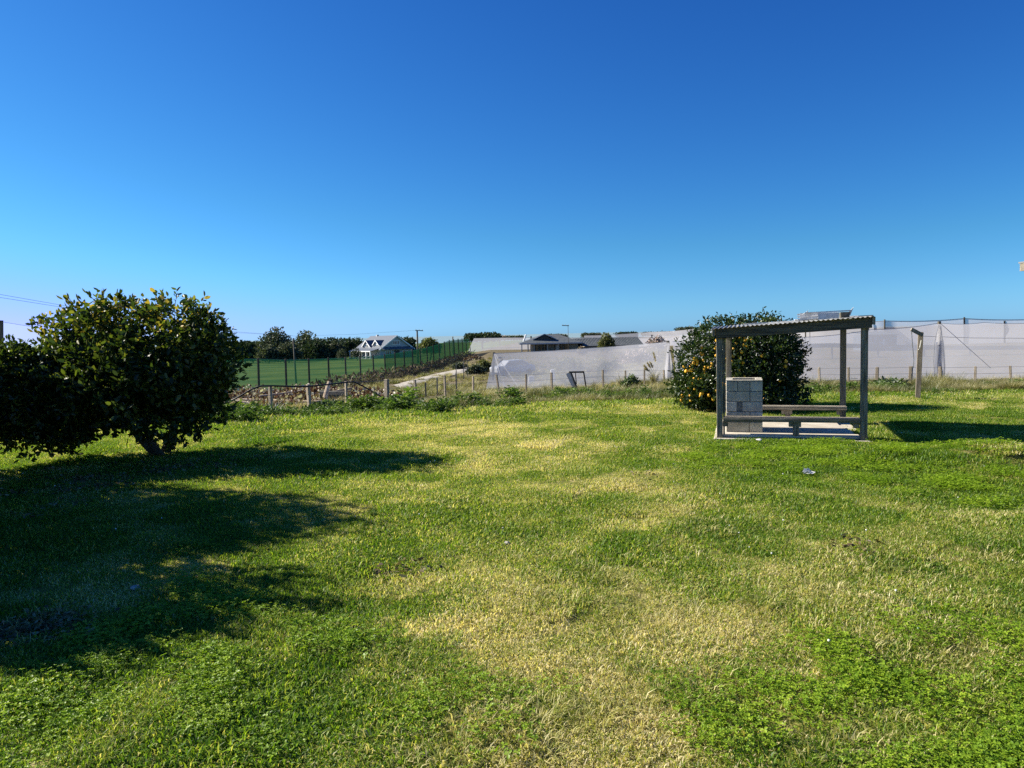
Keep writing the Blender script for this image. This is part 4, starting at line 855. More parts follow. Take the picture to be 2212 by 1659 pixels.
FT = [('broadleaf_tree', 470, 512, 741, 782, 215, 'yellowtree', 'low yellowish shrub tree just right of the dark citrus crown', 900, .6, 4, 0),
      ('broadleaf_tree', 505, 556, 738, 780, 225, 'hedge', 'rounded dark green tree left of the tallest far tree', 2200, .7, 5, 0),
      ('spreading_tree', 552, 646, 704, 776, 240, 'euca', 'tallest far tree with an open spreading crown against the sky', 4200, .75, 9, .40),
      ('spreading_tree', 630, 702, 709, 775, 262, 'euca', 'second tall far tree with a domed open crown', 3300, .75, 8, .38),
      ('broadleaf_tree', 556, 606, 745, 779, 212, 'euca', 'grey green bushy tree low in front of the tallest far tree', 1900, .6, 5, 0),
      ('broadleaf_tree', 598, 650, 738, 779, 214, 'euca', 'leafy grey green tree left of the tall wooden pole', 2200, .6, 5, 0),
      ('broadleaf_tree', 640, 722, 733, 779, 232, 'hedge', 'very dark rounded tree mass behind the wooden pole', 3800, .75, 7, 0),
      ('broadleaf_tree', 706, 748, 732, 777, 236, 'euca', 'mid green tree beside the white porch of the gabled house', 2000, .7, 5, 0),
      ('broadleaf_tree', 735, 775, 730, 768, 262, 'hedge', 'dark tree rising behind the left end of the gabled house', 1800, .75, 5, 0),
      ('clipped_shrub', 729, 749, 751, 775, 206, 'euca', 'clipped ball shrub left of the veranda', 900, .3, 3, 0),
      ('clipped_shrub', 760, 782, 749, 775, 206, 'euca', 'clipped ball shrub in front of the veranda posts', 900, .3, 3, 0),
      ('broadleaf_tree', 860, 900, 727, 768, 262, 'hedge', 'dark ragged tree right behind the gabled house', 2200, .7, 5, .3),
      ('broadleaf_tree', 903, 952, 726, 762, 168, 'yellowtree', 'round yellow green tree right of the power pole', 2600, .45, 6, 0),
      ('dark_hedge', 1001, 1084, 720, 735, 205, 'hedge', 'dense black green hedge standing above the far pale net', 2600, .6, 8, 0),
      ('bare_tree', 1060, 1100, 722, 735, 260, 'pinktree', 'small bare winter tree right of the dark hedge', 260, .5, 4, .45),
      ('conifer_tree', 1295, 1327, 717, 756, 140, 'yellowtree', 'shaggy upright conifer in front of the long roof', 2400, .30, 3, 0),
      ('bare_tree', 1398, 1440, 722, 752, 110, 'pinktree', 'bare twiggy tree right of the long dark roof', 500, .35, 5, .42),
      ('copper_shrub', 1248, 1266, 746, 765, 135, 'slash', 'coppery shrub at the right corner of the bungalow', 700, .25, 3, 0)]
for i, (nm, x0, x1, y0, y1, Yd, m, lab, n, Ls, lo, ho) in enumerate(FT):
    far_tree(nm, x0, x1, y0, y1, Yd, M[m], lab, n, Ls, lo, ho, seed=200 + i, flat=nm == 'dark_hedge', cat=nm.split('_')[-1] if nm.split('_')[-1] in ('tree', 'shrub', 'hedge') else 'tree', depth=(6 if nm == 'dark_hedge' else None))
# long low shelter belts on the skyline
for i, (x0, x1, y0, y1, Yd, lab) in enumerate(((1075, 1135, 726, 733, 500, 'thin dark shelterbelt on the skyline left of the bungalow'), (1175, 1225, 722.5, 731, 480, 'far shelterbelt on the skyline above the bungalow roof'), (1255, 1300, 720, 728, 470, 'far brown shelterbelt on the skyline behind the conifer'), (1330, 1378, 717.5, 727, 430, 'tall clump of trees on the skyline right of the conifer'), (1378, 1470, 717, 725, 520, 'thin tree line on the skyline left of the lemon tree'), (1460, 1500, 707, 722, 420, 'wind bent trees on the skyline beside the lemon tree'), (1735, 1860, 708, 719, 420, 'tree line seen through the upper netting behind the shelter'), (1860, 2240, 706, 716, 460, 'long tree line seen through the upper netting at the right'), (470, 640, 735, 762, 300, 'long far shelterbelt behind the trees at the left'), (640, 800, 730, 760, 330, 'dark far shelterbelt behind the gabled house'), (795, 905, 731, 750, 340, 'far dark tree belt behind the power pole'))):
    far_tree('shelterbelt', x0, x1, y0, y1, Yd, M['hedge' if i > 7 or i in (3,) else 'euca'], lab, 2200 if i < 8 else 4200, .9, max(6, int((x1 - x0) / 9)), 0, trunk=False, seed=400 + i, flat=True, depth=5, cat='hedge')
# shrubs and blossom seen through the near net
for i, (x0, x1, y0, y1, Yd, m, lab) in enumerate(((1185, 1270, 770, 818, 75, 'yellowtree', 'pale olive shrub mass seen through the low white net'), (1330, 1420, 752, 790, 80, 'pinktree', 'pinkish blossom branches seen through the low white net'), (1290, 1350, 780, 808, 66, 'yellowtree', 'small light shrub seen through the low white net'))):
    far_tree('garden_shrub', x0, x1, y0, y1, Yd, M[m], lab, 1400, .28, 6, .3, seed=600 + i, cat='shrub')
# shrubs on the slope between windbreak and net
for i, (x0, x1, y0, y1, Yd, m, lab, n) in enumerate(((1008, 1050, 788, 806, 72, 'euca', 'dark bush beside the left end of the low net', 1300), (1030, 1062, 776, 800, 78, 'yellowtree', 'light green bush against the slanting net edge', 900), (975, 1010, 783, 796, 95, 'euca', 'small dark bush part way up the slope', 700), (1004, 1045, 768, 776, 118, 'slash', 'reddish dry bush below the far pale net', 600))):
    far_tree('slope_bush', x0, x1, y0, y1, Yd, M[m], lab, n, .22, 5, .2, seed=700 + i, trunk=False, cat='bush')
# vines along the foot of the green windbreak
g_ = np.random.default_rng(5); n = 5200; nn_ = g_.uniform(2, 19, n); Yd = 5.02 * (nn_ + 10.6) - g_.uniform(.3, 4.5, n); xs_ = fence_x(Yd) + g_.uniform(.4, 3.6, n); zs = H(xs_, Yd)
k = (g_.random(n) < .85); v, f_, rn = leaf_arrays(np.stack([xs_, Yd, zs + g_.random(n) ** 2 * 1.1], 1)[k], g_.normal(size=(n, 3))[k], (.25 + .35 * g_.random(n))[k], (.10 + .12 * g_.random(n))[k], g_)
M['vine'] = leafmat('dead_vine', [(0, (.06, .045, .035)), (.5, (.15, .115, .085)), (.85, (.25, .20, .14)), (1, (.20, .22, .08))], .15, .6, .01)
link('dead_vines', np_mesh('dead_vines', v, f_, rn), M['vine'], label='tangled dead brown vines along the foot of the green windbreak', kind='stuff')

# ------------------------------------------------------------------ poles and overhead lines
def pole(x, ytop, Yd, r, label, arm=None, lean=0):
    t = P(x, ytop, Yd); b = Vector((t.x + lean, t.y, 0)); b.z = Hs(b.x, b.y); e = empty('power_pole', b, label=label, cat='pole')
    MB().tube([(0, 0, -.3), t - b], [r * 1.15, r * .85], 8).build('shaft', M['darkpost'], e, smooth=True)
    if arm:
        mb = MB(); mb.beam(P(arm[0], arm[1], Yd) - b, P(arm[2], arm[3], Yd) - b, .14, .16); mb.build('crossarm', M['darkpost'], e)
        for f in (.1, .5, .9): p = P(arm[0] + (arm[2] - arm[0]) * f, arm[1] + (arm[3] - arm[1]) * f, Yd) - b; MB().tube([p, p + Vector((0, 0, .25))], .06, 6).build('insulator', M['fadedwhite'], e)
    return e
pole(901, 714, 150, .19, 'power pole with a one sided crossarm right of the gabled house', (897, 713.5, 914, 714.5))
pole(633.5, 731, 70, .085, 'tall plain wooden pole standing up through the green windbreak', lean=.12)
pole(978, 727, 190, .16, 'small distant pole on the skyline above the windbreak')
pole(1227, 702, 157, .05, 'thin television aerial mast behind the bungalow roof', (1214, 703, 1229, 703.5))
bpy.data.objects['power_pole.003'].name = 'aerial_mast'; bpy.data.objects['aerial_mast']['category'] = 'aerial'
for i, dy in enumerate((0, 6.5)):
    pts = [P(-260, 595 + dy * 1.6, 45), P(0, 636 + dy, 62), P(155, 663 + dy * .6, 78), P(330, 690 + dy * .5, 100), P(500, 716 + dy * .3, 130), P(640, 726, 150), P(770, 722, 151), P(899, 713.5, 150)]
    MB().tube(pts, [.014] * len(pts), 4).build('power_line', M['black'], None, label=['upper overhead power line crossing the sky behind the citrus tree', 'lower overhead power line crossing the sky behind the citrus tree'][i], cat='cable')

# ------------------------------------------------------------------ gabled house
def house_gable():
    Yd = 230; s = Yd / FPX; pk = P(856, 725.5, Yd); b = P(856, 773, Yd); phi = R(38)
    e = empty('gabled_house', (pk.x, pk.y, b.z), -0.0, label='two storey grey gabled house with white trim and blue grey roofs above the windbreak', cat='house')
    e.rotation_euler = (0, 0, phi - 0)          # local x along the gable face, local -y out of the gable
    W, Lh, ez, rz = 11.4, 16.5, 2.9, pk.z - b.z
    hw = W / 2; ov = .5; sl_ = (rz - ez) / hw
    mb = MB(); mb.add([(-hw, 0, -.5), (hw, 0, -.5), (hw, 0, ez), (0, 0, rz - .15), (-hw, 0, ez), (-hw, Lh, -.5), (hw, Lh, -.5), (hw, Lh, ez), (0, Lh, rz - .15), (-hw, Lh, ez)],
                      [(0, 1, 2, 3, 4), (9, 8, 7, 6, 5), (0, 4, 9, 5), (1, 6, 7, 2), (2, 7, 8, 3), (4, 3, 8, 9)]); mb.build('wall', M['cladding'], e)
    for sg in (-1, 1):
        a = (0, -ov, rz); c = (sg * (hw + ov), -ov, ez - ov * sl_); t_ = .16
        vs = [a, c, (c[0], Lh + ov, c[2]), (0, Lh + ov, rz)]; vs += [(x, y, z + t_) for x, y, z in vs]
        MB().add(vs, [(0, 1, 2, 3), (7, 6, 5, 4), (0, 4, 5, 1), (1, 5, 6, 2), (2, 6, 7, 3), (3, 7, 4, 0)]).build('roof', M['slate'], e)
        mb = MB(); mb.beam((0, -ov - .06, rz + .02), (c[0], -ov - .06, c[2] + .02), .08, .34, (0, 0, 1)); mb.build('barge_board', M['white'], e)
    # skillion over the lower windows
    MB().add([(-hw + .2, -.02, 3.5), (hw - .2, -.02, 3.5), (hw - .2, -1.5, 2.75), (-hw + .2, -1.5, 2.75), (-hw + .2, -.02, 3.38), (hw - .2, -.02, 3.38), (hw - .2, -1.5, 2.63), (-hw + .2, -1.5, 2.63)], [(3, 2, 1, 0), (4, 5, 6, 7), (0, 1, 5, 4), (1, 2, 6, 5), (2, 3, 7, 6), (3, 0, 4, 7)]).build('awning', M['slate'], e)
    def win(x, z, w, h, side='f', panes=4, y=0):
        f = MB()
        def bx(a, b_, c, d_, o1, o2):
            return ((x + a, -o2, z + c), (x + b_, -o1, z + d_)) if side == 'f' else ((-hw - o2 + y, x + a, z + c), (-hw - o1 + y, x + b_, z + d_))
        f.box(*bx(-w / 2 - .15, w / 2 + .15, -.15, 0, .01, .14)); f.box(*bx(-w / 2 - .15, w / 2 + .15, h, h + .18, .01, .14))
        for i in range(panes + 1): c = -w / 2 + w * i / panes; f.box(*bx(c - .07, c + .07, 0, h, .01, .12))
        o = f.build('window', M['white'], e)
        for i in range(panes): g2 = MB().box(*bx(-w / 2 + w * i / panes + .075, -w / 2 + w * (i + 1) / panes - .075, .005, h - .005, .01, .04)); g2.build('pane', M['glass'], o)
    win(-.2, rz - 2.65, 2.2, 1.05); win(-2.9, .5, 1.9, 1.6, panes=3); win(2.9, .5, 2.0, 1.6, panes=3)
    MB().box((-.9, -.1, 0), (.9, -.01, 2.4)).build('door', M['dark'], e)
    # veranda along the sunny side, with posts
    MB().add([(-hw - .02, .5, 3.1), (-hw - .02, Lh - 1, 3.1), (-hw - 3.2, Lh - 1, 2.35), (-hw - 3.2, .5, 2.35), (-hw - .02, .5, 2.98), (-hw - .02, Lh - 1, 2.98), (-hw - 3.2, Lh - 1, 2.2), (-hw - 3.2, .5, 2.2)], [(0, 1, 2, 3), (7, 6, 5, 4), (0, 4, 5, 1), (1, 5, 6, 2), (2, 6, 7, 3), (3, 7, 4, 0)]).build('veranda_roof', M['slate'], e)
    for yv in (.8, 3.6, 6.4, 9.2, 12, 14.8): MB().box((-hw - 3.15, yv - .14, -.5), (-hw - 2.87, yv + .14, 2.2)).build('veranda_post', M['white'], e)
    mb = MB().box((-hw - 3.22, .45, 2.12), (-hw - 3.205, Lh - .95, 2.4)); mb.build('fascia', M['white'], e)
    mb = MB(); mb.box((-hw - 3.2, .6, -.5), (-hw - .02, Lh - 1.1, -.02)); mb.build('veranda_deck', M['cladding'], e)
    for i in range(5): MB().box((-hw - 4.9 + i * .34, 1.4, -.9), (-hw - 4.57 + i * .34, 3.4, -.75 + i * .16)).build('step', M['white'], e)
    mb = MB(); mb.beam((-hw - 4.9, 1.3, .1), (-hw - 3.2, 1.3, .9), .08, .1); mb.beam((-hw - 4.9, 3.5, .1), (-hw - 3.2, 3.5, .9), .08, .1); mb.build('handrail', M['white'], e)
    # two dormer gables on that side
    for yc, w in ((4.2, 3.4), (9.6, 4.6)):
        xo = -hw + 1.1 - (.6 if w > 4 else 0); zt_ = ez + 2.6; zl = zt_ - w / 2 * .75; xb = -(rz - zt_) / sl_
        MB().add([(xo, yc - w / 2, ez - .2), (xo, yc + w / 2, ez - .2), (xo, yc + w / 2, zl), (xo, yc, zt_ - .1), (xo, yc - w / 2, zl)], [(0, 4, 3, 2, 1)]).build('dormer_wall', M['white'], e)
        for sg in (-1, 1):
            vs = [(xo - .5, yc, zt_), (xb, yc, zt_), (xb - 2.4, yc + sg * (w / 2 + .4), zl - .3), (xo - .5, yc + sg * (w / 2 + .4), zl - .3)]; vs += [(x, y, z + .14) for x, y, z in vs]
            MB().add(vs, [(0, 1, 2, 3), (7, 6, 5, 4), (0, 4, 5, 1), (1, 5, 6, 2), (2, 6, 7, 3), (3, 7, 4, 0)]).build('dormer_roof', M['slate'], e)
            mb = MB(); mb.beam((xo - .55, yc, zt_ + .1), (xo - .55, yc + sg * (w / 2 + .4), zl - .2), .08, .3); mb.build('barge_board', M['white'], e)
        win(yc, ez + .4, 1.6, .9, 's', 2, y=xo + hw)
    for yv in (2.5, 7.5, 12.5): win(yv, .5, 1.4, 1.4, 's', 2)
    MB().box((-.35, 12, rz - .5), (.35, 12.7, rz + .5)).build('chimney', M['cladding'], e)
house_gable()
# white porch/pergola left of it
pe_ = P(735, 776, 236); pe = empty('white_pergola', pe_, label='small white post pergola among shrubs left of the gabled house', cat='pergola')
for a in (-4.2, -1.9, .9): MB().box((a - .15, -.15, -.5), (a + .15, .15, 3.0)).build('post', M['white'], pe)
MB().box((-1.2, -.1, 1.0), (.7, .1, 3.4)).build('panel', M['white'], pe)
MB().box((-4.6, -.2, 3.0), (-1.3, .2, 3.2)).build('beam', M['white'], pe)

# ------------------------------------------------------------------ bungalow
def bungalow():
    Yd = 158; s = Yd / FPX; b = P(1127, 764.5, Yd); e = empty('bungalow', b, R(1.2), label='low dark roofed bungalow with an open veranda above the white net', cat='house')
    def q(x, y): return ((x - 1127) * s, (764.5 - y) * s)     # along the front, height
    ez = q(0, 742)[1]; pk = q(0, 724)[1]; xr = q(1256, 0)[0]
    x0, x1 = q(1152, 0)[0], q(1252, 0)[0]
    MB().box((x0, 3, -.8), (x1, 10, ez)).build('wall', M['ochre'], e)
    # hipped roof over house and veranda
    A = [(-.4, -.3, ez), (xr + .2, -.3, ez), (xr + 1.8, 11, ez - .3), (-.4, 11, ez)]; r1 = (q(1176, 0)[0], 4.6, pk); r2 = (q(1212, 0)[0], 4.6, pk)
    vs = A + [r1, r2]; lo_ = [(x, y, z - .22) for x, y, z in A]; vs += lo_
    MB().add(vs, [(0, 1, 5, 4), (1, 2, 5), (2, 3, 4, 5), (3, 0, 4), (0, 6, 7, 1), (1, 7, 8, 2), (2, 8, 9, 3), (3, 9, 6, 0), (6, 9, 8, 7)]).build('roof', M['brownroof'], e)
    mb = MB(); mb.box((-.45, -.42, ez - .25), (xr + .25, -.31, ez + .02)); mb.build('fascia', M['cladding'], e)
    # gablet
    gx0, gx1, gz = q(1152, 0)[0], q(1204, 0)[0], q(0, 734)[1]; gm = (gx0 + gx1) / 2
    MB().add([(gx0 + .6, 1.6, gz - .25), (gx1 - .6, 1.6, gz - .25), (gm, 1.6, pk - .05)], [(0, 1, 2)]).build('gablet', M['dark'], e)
    for sg, gxx in ((-1, gx0), (1, gx1)):
        mb = MB(); mb.beam((gm, 1.45, pk + .12), (gxx, 1.45, gz - .05), .3, .16); mb.build('barge_board', M['cladding'], e)
        MB().add([(gm, 1.4, pk + .06), (gxx, 1.4, gz - .12), (gxx, 4.6, gz + .4), (gm, 4.6, pk + .06)], [(0, 1, 2, 3)]).build('gablet_roof', M['brownroof'], e)
    for xx in (1127.5, 1141, 1154, 1183, 1206): 
        a = q(xx, 0)[0]; MB().box((a - .11, -.11, -1.0), (a + .11, .11, ez - .26)).build('veranda_post', M['cladding'] if xx < 1130 else M['ochre'], e)
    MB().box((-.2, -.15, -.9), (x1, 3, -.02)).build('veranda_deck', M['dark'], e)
    mb = MB(); mb.box((-.1, -.06, .75), (3, .0, .85)); mb.build('railing', M['darkpost'], e)
    for (a, c) in ((1158, 1166), (1168, 1174), (1176, 1183), (1200, 1208), (1213, 1219), (1221, 1232)):
        o = MB().box((q(a, 0)[0], 2.93, .15), (q(c, 0)[0], 2.99, 2.05)).build('window', M['dark'], e)
        MB().box((q(a, 0)[0] + .12, 2.9, .6), (q(c, 0)[0] - .12, 2.925, 1.9)).build('pane', M['glass'], o)
    MB().box((q(1203, 0)[0], 2.80, .55), (q(1208, 0)[0], 2.89, 1.7)).build('curtain', M['fadedwhite'], e)
    # long rear wing
    yw = 8; zt_ = q(0, 735.5)[1]; ze = q(0, 753)[1]; xa, xb = q(1245, 0)[0], q(1400, 0)[0]
    MB().box((xa, yw, -.8), (xb - .4, yw + 7, ze)).build('wing_wall', M['ochre'], e)
    for sg in (-1, 1):
        yy = yw + 3.5; vs = [(xa, yy, zt_), (xb, yy, zt_), (xb + .7, yy + sg * 4.2, ze), (xa, yy + sg * 4.2, ze)]; vs += [(x, y, z + .12) for x, y, z in vs]
        MB().add(vs, [(0, 1, 2, 3), (7, 6, 5, 4), (0, 4, 5, 1), (1, 5, 6, 2), (2, 6, 7, 3), (3, 7, 4, 0)]).build('wing_roof', M['brownroof'], e)
    n = 44
    mb = MB()
    for i in range(n):
        u = xa + (xb - xa) * (i + .5) / n; mb.beam((u, yw + 3.4, zt_ + .14), (u + .3, yw - .6, ze + .15), .07, .06)
    mb.build('roof_ribs', M['brownroof'], e, kind='stuff')
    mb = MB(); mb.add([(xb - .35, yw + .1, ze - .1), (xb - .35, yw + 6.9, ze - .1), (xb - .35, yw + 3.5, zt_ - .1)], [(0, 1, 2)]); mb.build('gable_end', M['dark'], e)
    a = q(1133, 0)[0]; mb = MB(); mb.tube([(a, 7, ez), (a + .7, 7, ez + 1.9)], .18, 8); mb.build('flue', M['white'], e)
bungalow()

# ------------------------------------------------------------------ parked car behind the net
def car():
    b = P(1108, 818, 73); b.z = Hs(b.x, b.y); e = empty('parked_car', b, R(28), label='white parked car blurred by the low white net', cat='car')
    prof = [(-2.1, .35), (-2.15, .8), (-1.9, .95), (-1.35, 1.0), (-.75, 1.5), (.75, 1.55), (1.6, 1.1), (2.1, .95), (2.15, .4)]
    mb = MB(); n = len(prof); mb.add([(x, -.85 if z < 1.05 else -.7, z) for x, z in prof] + [(x, .85 if z < 1.05 else .7, z) for x, z in prof],
        [tuple(range(n))[::-1], tuple(range(n, 2 * n))] + [(i, (i + 1) % n, (i + 1) % n + n, i + n) for i in range(n)]); mb.build('body', M['car'], e, bevel=.04)
    for sg in (-1, 1): MB().add([(-1.2, sg * .835, 1.05), (1.4, sg * .835, 1.08), (.7, sg * .735, 1.46), (-.7, sg * .735, 1.42)], [(0, 1, 2, 3)]).build('side_window', M['glass'], e)
    for x in (-1.35, 1.35):
        for sg in (-1, 1): mb = MB(); mb.tube([(x, sg * .72, .33), (x, sg * .93, .33)], .33, 14); mb.build('wheel', M['tyre'], e)
car()
# pale cloth piles / tarps seen through net
for x, y, w, h, lab in ((1148, 807, .5, .7, 'small white upright bin seen through the low net'), (1194, 806, .35, 1.1, 'narrow white marker board seen through the low net')):
    b = P(x, y + 8, 56); b.z = Hs(b.x, b.y); MB().add([(-w / 2, 0, 0), (w / 2, 0, 0), (w / 2 * .8, 0, h), (-w / 2 * .8, 0, h), (-w / 2, .3, 0), (w / 2, .3, 0), (w / 2 * .8, .3, h), (-w / 2 * .8, .3, h)], [(0, 1, 2, 3), (5, 4, 7, 6), (1, 5, 6, 2), (4, 0, 3, 7), (3, 2, 6, 7), (0, 4, 5, 1)]).build('white_marker' if w < .4 else 'white_bin', M['white'], None, loc=b, bevel=.02, label=lab, cat='marker' if w < .4 else 'bin')

# ------------------------------------------------------------------ slash heap of cut branches and leaves beyond the left fence
lo3 = []; g = np.random.default_rng(77)
n = 1500; xx = g.uniform(470, 860, n); dd_ = g.uniform(27, 37, n); X3 = (xx - 1106) / FPX * dd_
ridge = np.interp(xx, [470, 520, 600, 700, 800, 860], [.3, .6, .55, .6, .45, .15]) * np.exp(-((dd_ - 32) / 3.2) ** 2) * 1.3 - .05
Z3 = H(X3, dd_) + ridge * g.uniform(.5, 1.05, n)
chip = []
for i in range(3):
    g2 = np.random.default_rng(90 + i); m_ = 60; p = g2.normal(0, .3, (m_, 3)); p[:, 2] *= .4; d = g2.normal(size=(m_, 3)); v, f_, rn = leaf_arrays(p, d, .06 + .16 * g2.random(m_), .05 + .08 * g2.random(m_), g2); chip.append(np_mesh('cut_leaves', v, f_, rn))
gn_scatter('cut_foliage_heap', chip, np.stack([X3, dd_, Z3], 1), g.random(n) * 6.28, .7 + .6 * g.random(n), g.integers(0, 3, n), g.normal(0, .08, n), M['slash'], kind='stuff', label='heap of cut branches with dry reddish and bleached leaves')
mb = MB()
for i in range(300):
    k = g.integers(0, n); p = Vector((X3[k], dd_[k], Z3[k] + .05)); a = g.random() * 6.28; l_ = g.uniform(.3, 1.6); d = Vector((math.cos(a), math.sin(a), g.normal(0, .25))) * l_ / 2
    mb.tube([p - d, p + Vector((0, 0, g.normal(0, .05))), p + d], [g.uniform(.012, .035)] * 3, 5)
mb.build('cut_sticks', M['cutwood'], None, kind='stuff', label='loose cut sticks strewn over the heap')
LOGS = [((505, 864, 29), (668, 868, 28.4), .07, 'long grey log lying along the front of the branch heap'), ((480, 878, 27), (560, 873, 27.4), .06, 'pale peeled log low at the left end of the heap'), ((668, 867, 27.6), (702, 868, 27.6), .055, 'short pale log beside the leaning stump'), ((690, 852, 29.5), (760, 838, 30), .05, 'thin log slanting up the right side of the heap'), ((560, 856, 29.6), (640, 846, 30.4), .05, 'bleached log lying across the middle of the heap'), ((488, 862, 27.5), (540, 871, 27.2), .05, 'grey log slanting at the left fence post')]
for a, b, r_, lab in LOGS:
    p, q_ = P(*a), P(*b); o_ = Vector((p.x, p.y, p.z)); pts, rad = limb((0, 0, 0), q_ - p, r_, r_ * .8, .04); MB().tube(pts, rad, 8).build('log', M['cutwood'], None, smooth=False, loc=o_, label=lab, cat='log', group='logs in the branch heap')
p = P(700, 862, 27.8); p.z -= .1
MB().tube([(0, 0, 0), (.12, .1, .5), (.2, .15, .75)], [.10, .085, .07], 8).build('stump', M['cutwood'], None, loc=p, label='short leaning pale stump sticking up from the heap', cat='stump')
p = P(718, 860, 28.6)
MB().tube([(-.45, 0, 0), (.45, .1, 0)], [.3, .27], 12).build('hollow_log', M['darkpost'], None, loc=p, label='thick dark hollow log in the middle of the heap', cat='log')

# arching plant tufts (each a plant)
def tuft(x, y, Yd, h, n, w, m, label, seed, lean=.6, name='grass_plant', rad=.1):
    c = P(x, y, Yd); c.z = Hs(c.x, c.y) - .02
    me = blades(n, rad, h * .55, h, w, lean, seed, .75, clump=1); o = link(name, me, m, label=label, cat='plant'); o.location = c; return o
def plainleaf(m): 
    return m
M['strap'] = leafmat('strap_leaves', [(0, (.03, .06, .015)), (.6, (.07, .13, .03)), (.85, (.18, .25, .09)), (1, (.4, .45, .25))], .3, .3, .12)
M['dryg'] = leafmat('dry_arching_grass', [(0, (.10, .10, .04)), (.5, (.26, .23, .11)), (1, (.48, .42, .26))], .3, .5, .05)
M['bushweed'] = leafmat('bushy_weed_leaves', [(0, (.03, .06, .02)), (.6, (.07, .11, .03)), (1, (.16, .19, .06))], .3, .5, .05)
tuft(590, 893, 20.6, .75, 170, .03, M['strap'], 'big clump of glossy arching strap leaves at the foot of the fence', 801, .95)
tuft(622, 890, 20.9, .55, 80, .028, M['strap'], 'smaller dark strap leaved clump right of the big one', 802, .9)
tuft(860, 885, 24, .7, 110, .03, M['strap'], 'strap leaved clump below the thick fence post', 803, .9)
tuft(905, 893, 22, .6, 100, .026, M['strap'], 'light green strap leaved clump near the lawn edge', 804, .9)
tuft(745, 835, 35, 1.9, 70, .018, M['dryg'], 'tall dry arching stalks behind the black pipe', 805, .55)
tuft(757, 838, 36, 1.7, 50, .018, M['dryg'], 'thin dry stalks fanning right of the tallest ones', 806, .7)
tuft(1342, 838, 39.5, 1.1, 120, .02, M['dryg'], 'upright dry grass clump left of the dark bush on the fence', 807, .35)
tuft(1413, 838, 41.4, 1.3, 160, .02, M['dryg'], 'dry yellow grass clump beside the last posts before the lemon tree', 808, .5)
tuft(1000, 900, 20.5, .5, 120, .012, M['dryg'], 'thin straw grass tuft on the bank', 809, .4)
tuft(1180, 842, 36, .8, 150, .014, M['dryg'], 'straw coloured grass tuft against the fence left of the leaning frame', 810, .5)
tuft(1285, 842, 38.5, .8, 150, .014, M['dryg'], 'straw coloured grass tuft right of the leaning frame', 811, .5)
# plumes
pl = P(1415, 800, 41.2); c0 = Vector((P(1425, 838, 41.2).x, 41.2, 0)); c0.z = Hs(c0.x, c0.y)
pe2 = empty('plume_grass', c0, label='tall grass with grey feathery plumes beside the gathered net', cat='plant')
for i, (x, y, x2, y2) in enumerate(((1393, 791, 1400, 800), (1400, 786, 1407, 797), (1405, 784, 1411, 796), (1412, 764, 1417, 783), (1395, 798, 1405, 803))):
    a = P(x2, y2, 41.1) - c0; b = P(x, y, 41.1) - c0
    MB().tube([Vector((0, 0, .1)), a * .6, a], .01, 4).build('stalk', M['pale'], pe2)
    g2 = np.random.default_rng(i); m_ = 60; f = g2.random(m_)[:, None]; pos = np.array(a)[None] * (1 - f) + np.array(b)[None] * f; d = np.array(b - a)[None] / (b - a).length + g2.normal(0, .35, (m_, 3)); v, f_, rn = leaf_arrays(pos, d, .12 + .06 * g2.random(m_), .03 + .01 * g2.random(m_), g2)
    link('plume', np_mesh('plume', v, f_, rn), M['plume'], pe2)
# bushy weeds
for i, (x0, x1, y0, y1, Yd, m, lab) in enumerate(((1343, 1385, 805, 850, 38.5, 'bushweed', 'bushy dark weed against the fence near the middle posts'), (1432, 1470, 822, 850, 36, 'bushweed', 'bushy weed left of the lemon tree foot'), (985, 1035, 872, 892, 24, 'bushweed', 'low dark bush on the bank below the far gravel drive'), (845, 905, 850, 880, 27, 'bushweed', 'rounded olive bush under the thick post'), (470, 560, 885, 905, 20.5, 'bushweed', 'dark low bush at the foot of the left fence post'), (660, 760, 868, 892, 21.5, 'bushweed', 'wide leafy bush below the black pipe'), (1880, 1960, 818, 842, 24.5, 'bushweed', 'dark drooping bush right of the shelter roof post'), (2160, 2240, 826, 850, 23.8, 'bushweed', 'dark bush cut by the right edge of the view'))):
    far_tree('bank_bush', x0, x1, y0, y1, Yd, M[m], lab, 1500, .12, 5, 0, seed=900 + i, trunk=False, cat='bush')

# slope odds and ends: old vineyard stakes, trough
for i, (x, y0, y1, Yd) in enumerate(((1000 - 15, 806, 832, 44), (944, 816, 838, 42), (985, 784, 804, 70), (1001, 783, 803, 68), (1009, 780, 800, 70), (919, 826, 846, 37))):
    p = P(x, y0, Yd); b = Vector((p.x, p.y, Hs(p.x, p.y) - .1)); MB().beam((0, 0, 0), p - b, .07, .07, (0, 1, 0)).build('stake', M['post'], None, loc=b, label=['slim stake in front of the gravel drive end', 'short leaning stake right of the gravel drive', 'left of three stakes at the top of the drive', 'middle of three stakes at the top of the drive', 'right of three stakes at the top of the drive', 'stake standing at the near side of the gravel drive'][i], cat='stake', group='old stakes on the slope')
p = G(1030, 806); tr = empty('concrete_trough', p, 0, label='pale concrete trough on the slope beside the dark bush', cat='trough')
MB().box((-.9, -.4, 0), (.5, .4, .16)).build('slab', M['slab'], tr, bevel=.02); MB().box((-.15, -.2, .165), (.1, .2, .7)).build('upright_block', M['white'], tr, bevel=.02); MB().box((.6, -.3, 0), (1.3, .3, .35)).build('basin', M['darkpost'], tr, bevel=.02)

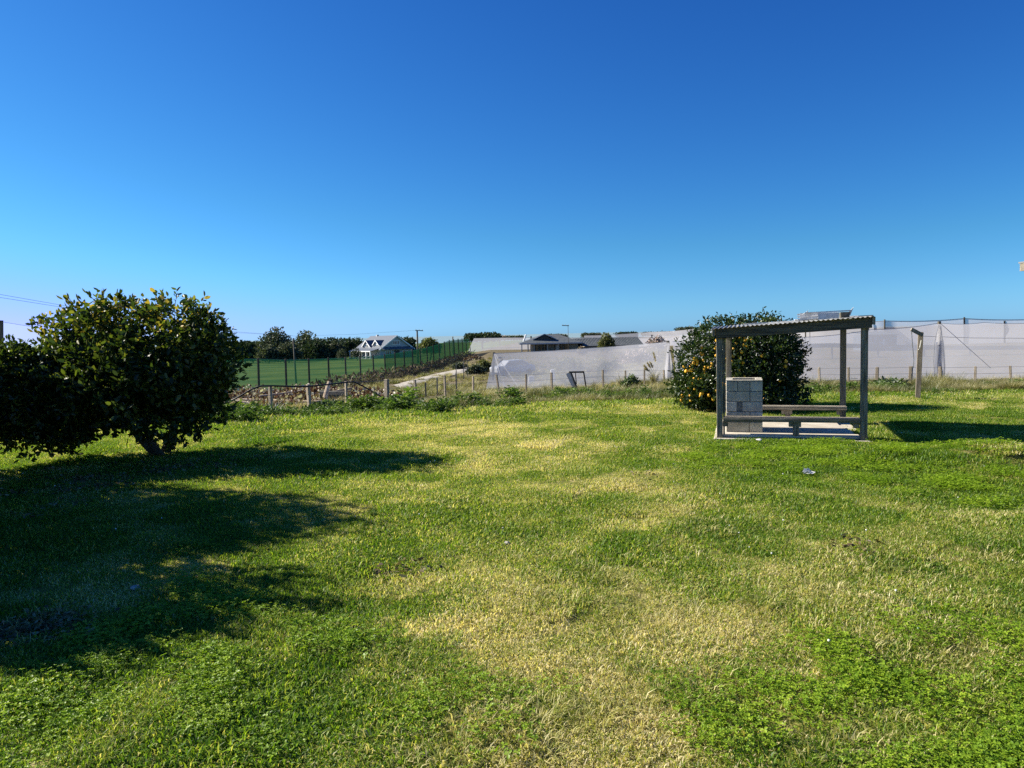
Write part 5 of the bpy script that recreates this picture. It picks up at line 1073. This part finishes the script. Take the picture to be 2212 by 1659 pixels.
# ------------------------------------------------------------------ small things on the lawn
def rock(x, y, s, m, label, name='stone', cat='stone', flat=.6):
    p = G(x, y); me = bpy.data.meshes.new(name); bm = bmesh.new(); bmesh.ops.create_icosphere(bm, subdivisions=2, radius=s)
    for v in bm.verts: v.co *= random.uniform(.8, 1.15); v.co.z *= flat
    bm.to_mesh(me); bm.free(); o = link(name, me, m, label=label, cat=cat); o.location = p + Vector((0, 0, s * .35 + .02)); return o
rock(292, 1278, .035, M['stone'], 'pale stone in the shaded grass at the left')
rock(1095, 1180, .03, M['stone'], 'grey stone in the grass near the middle of the lawn')
rock(1640, 955, .06, M['fadedwhite'], 'white chip lying against the front edge of the shelter base', flat=.35)
lf = MB(); random.seed(5)
p = G(1746, 1030)
for i in range(9):
    a = random.random() * 6.28; r_ = random.uniform(.0, .07); x_, y_ = r_ * math.cos(a), r_ * math.sin(a); w = random.uniform(.025, .05); t_ = random.uniform(-.02, .03)
    lf.add([(x_ - w, y_, .05), (x_, y_ - w * .5, .06 + t_), (x_ + w, y_, .065), (x_, y_ + w * .6, .09 + t_)], [(0, 1, 2), (0, 2, 3)])
lf.build('crumpled_litter', M['fadedwhite'], None, loc=p, label='crumpled pale scrap on the grass in front of the shelter', cat='litter')
for i, (x, y, l_, a) in enumerate(((2065, 1462, .38, -.35), (855, 1240, .22, .3), (1850, 1185, .16, .1), (1400, 1020, .14, .5), (1600, 1245, .12, -.2))):
    p = G(x, y); MB().tube([(-l_ / 2, 0, .012), (-l_ * .1, .02, .018), (l_ * .15, -.01, .016), (l_ / 2, .01, .012)], [.007, .006, .006, .003], 6).build('twig', M['pale'] if i == 0 else M['cutwood'], None, loc=p, label=['long pale straw stalk lying at the lower right of the lawn', 'dark twig near the edge of the big tree shadow', 'small twig on the right side of the lawn', 'small twig on the far lawn near the centre', 'small twig by the dry patch in the middle right'][i], cat='twig').rotation_euler = (0, 0, a)

# ------------------------------------------------------------------ eave corner of the house out of view at the right
h0 = P(2206, 577, 6.5); hz = h0.z
he = empty('porch_roof', (h0.x, h0.y, Hs(h0.x, h0.y)), 0, label='white fascia end of a porch roof cut by the right edge of the view', cat='roof')
bz = he.location.z
MB().box((.0, -.03, hz - bz - .035), (2.6, .0, hz - bz + .03)).build('fascia', M['white'], he)
MB().box((-.012, -1.6, hz - bz + .033), (2.6, .02, hz - bz + .045)).build('roof_sheet', M['iron'], he)
MB().box((-.012, -1.6, hz - bz - .035), (-.003, 0, hz - bz + .03)).build('end_board', M['wood'], he)
MB().box((.02, -1.6, hz - bz - .05), (2.6, -.035, hz - bz - .037)).build('soffit', M['wood'], he)
for v in (-.15, -1.5): MB().box((1.3, v - .1, -.1), (1.4, v, hz - bz - .055)).build('post', M['wood'], he)
print('objects', len(bpy.data.objects))
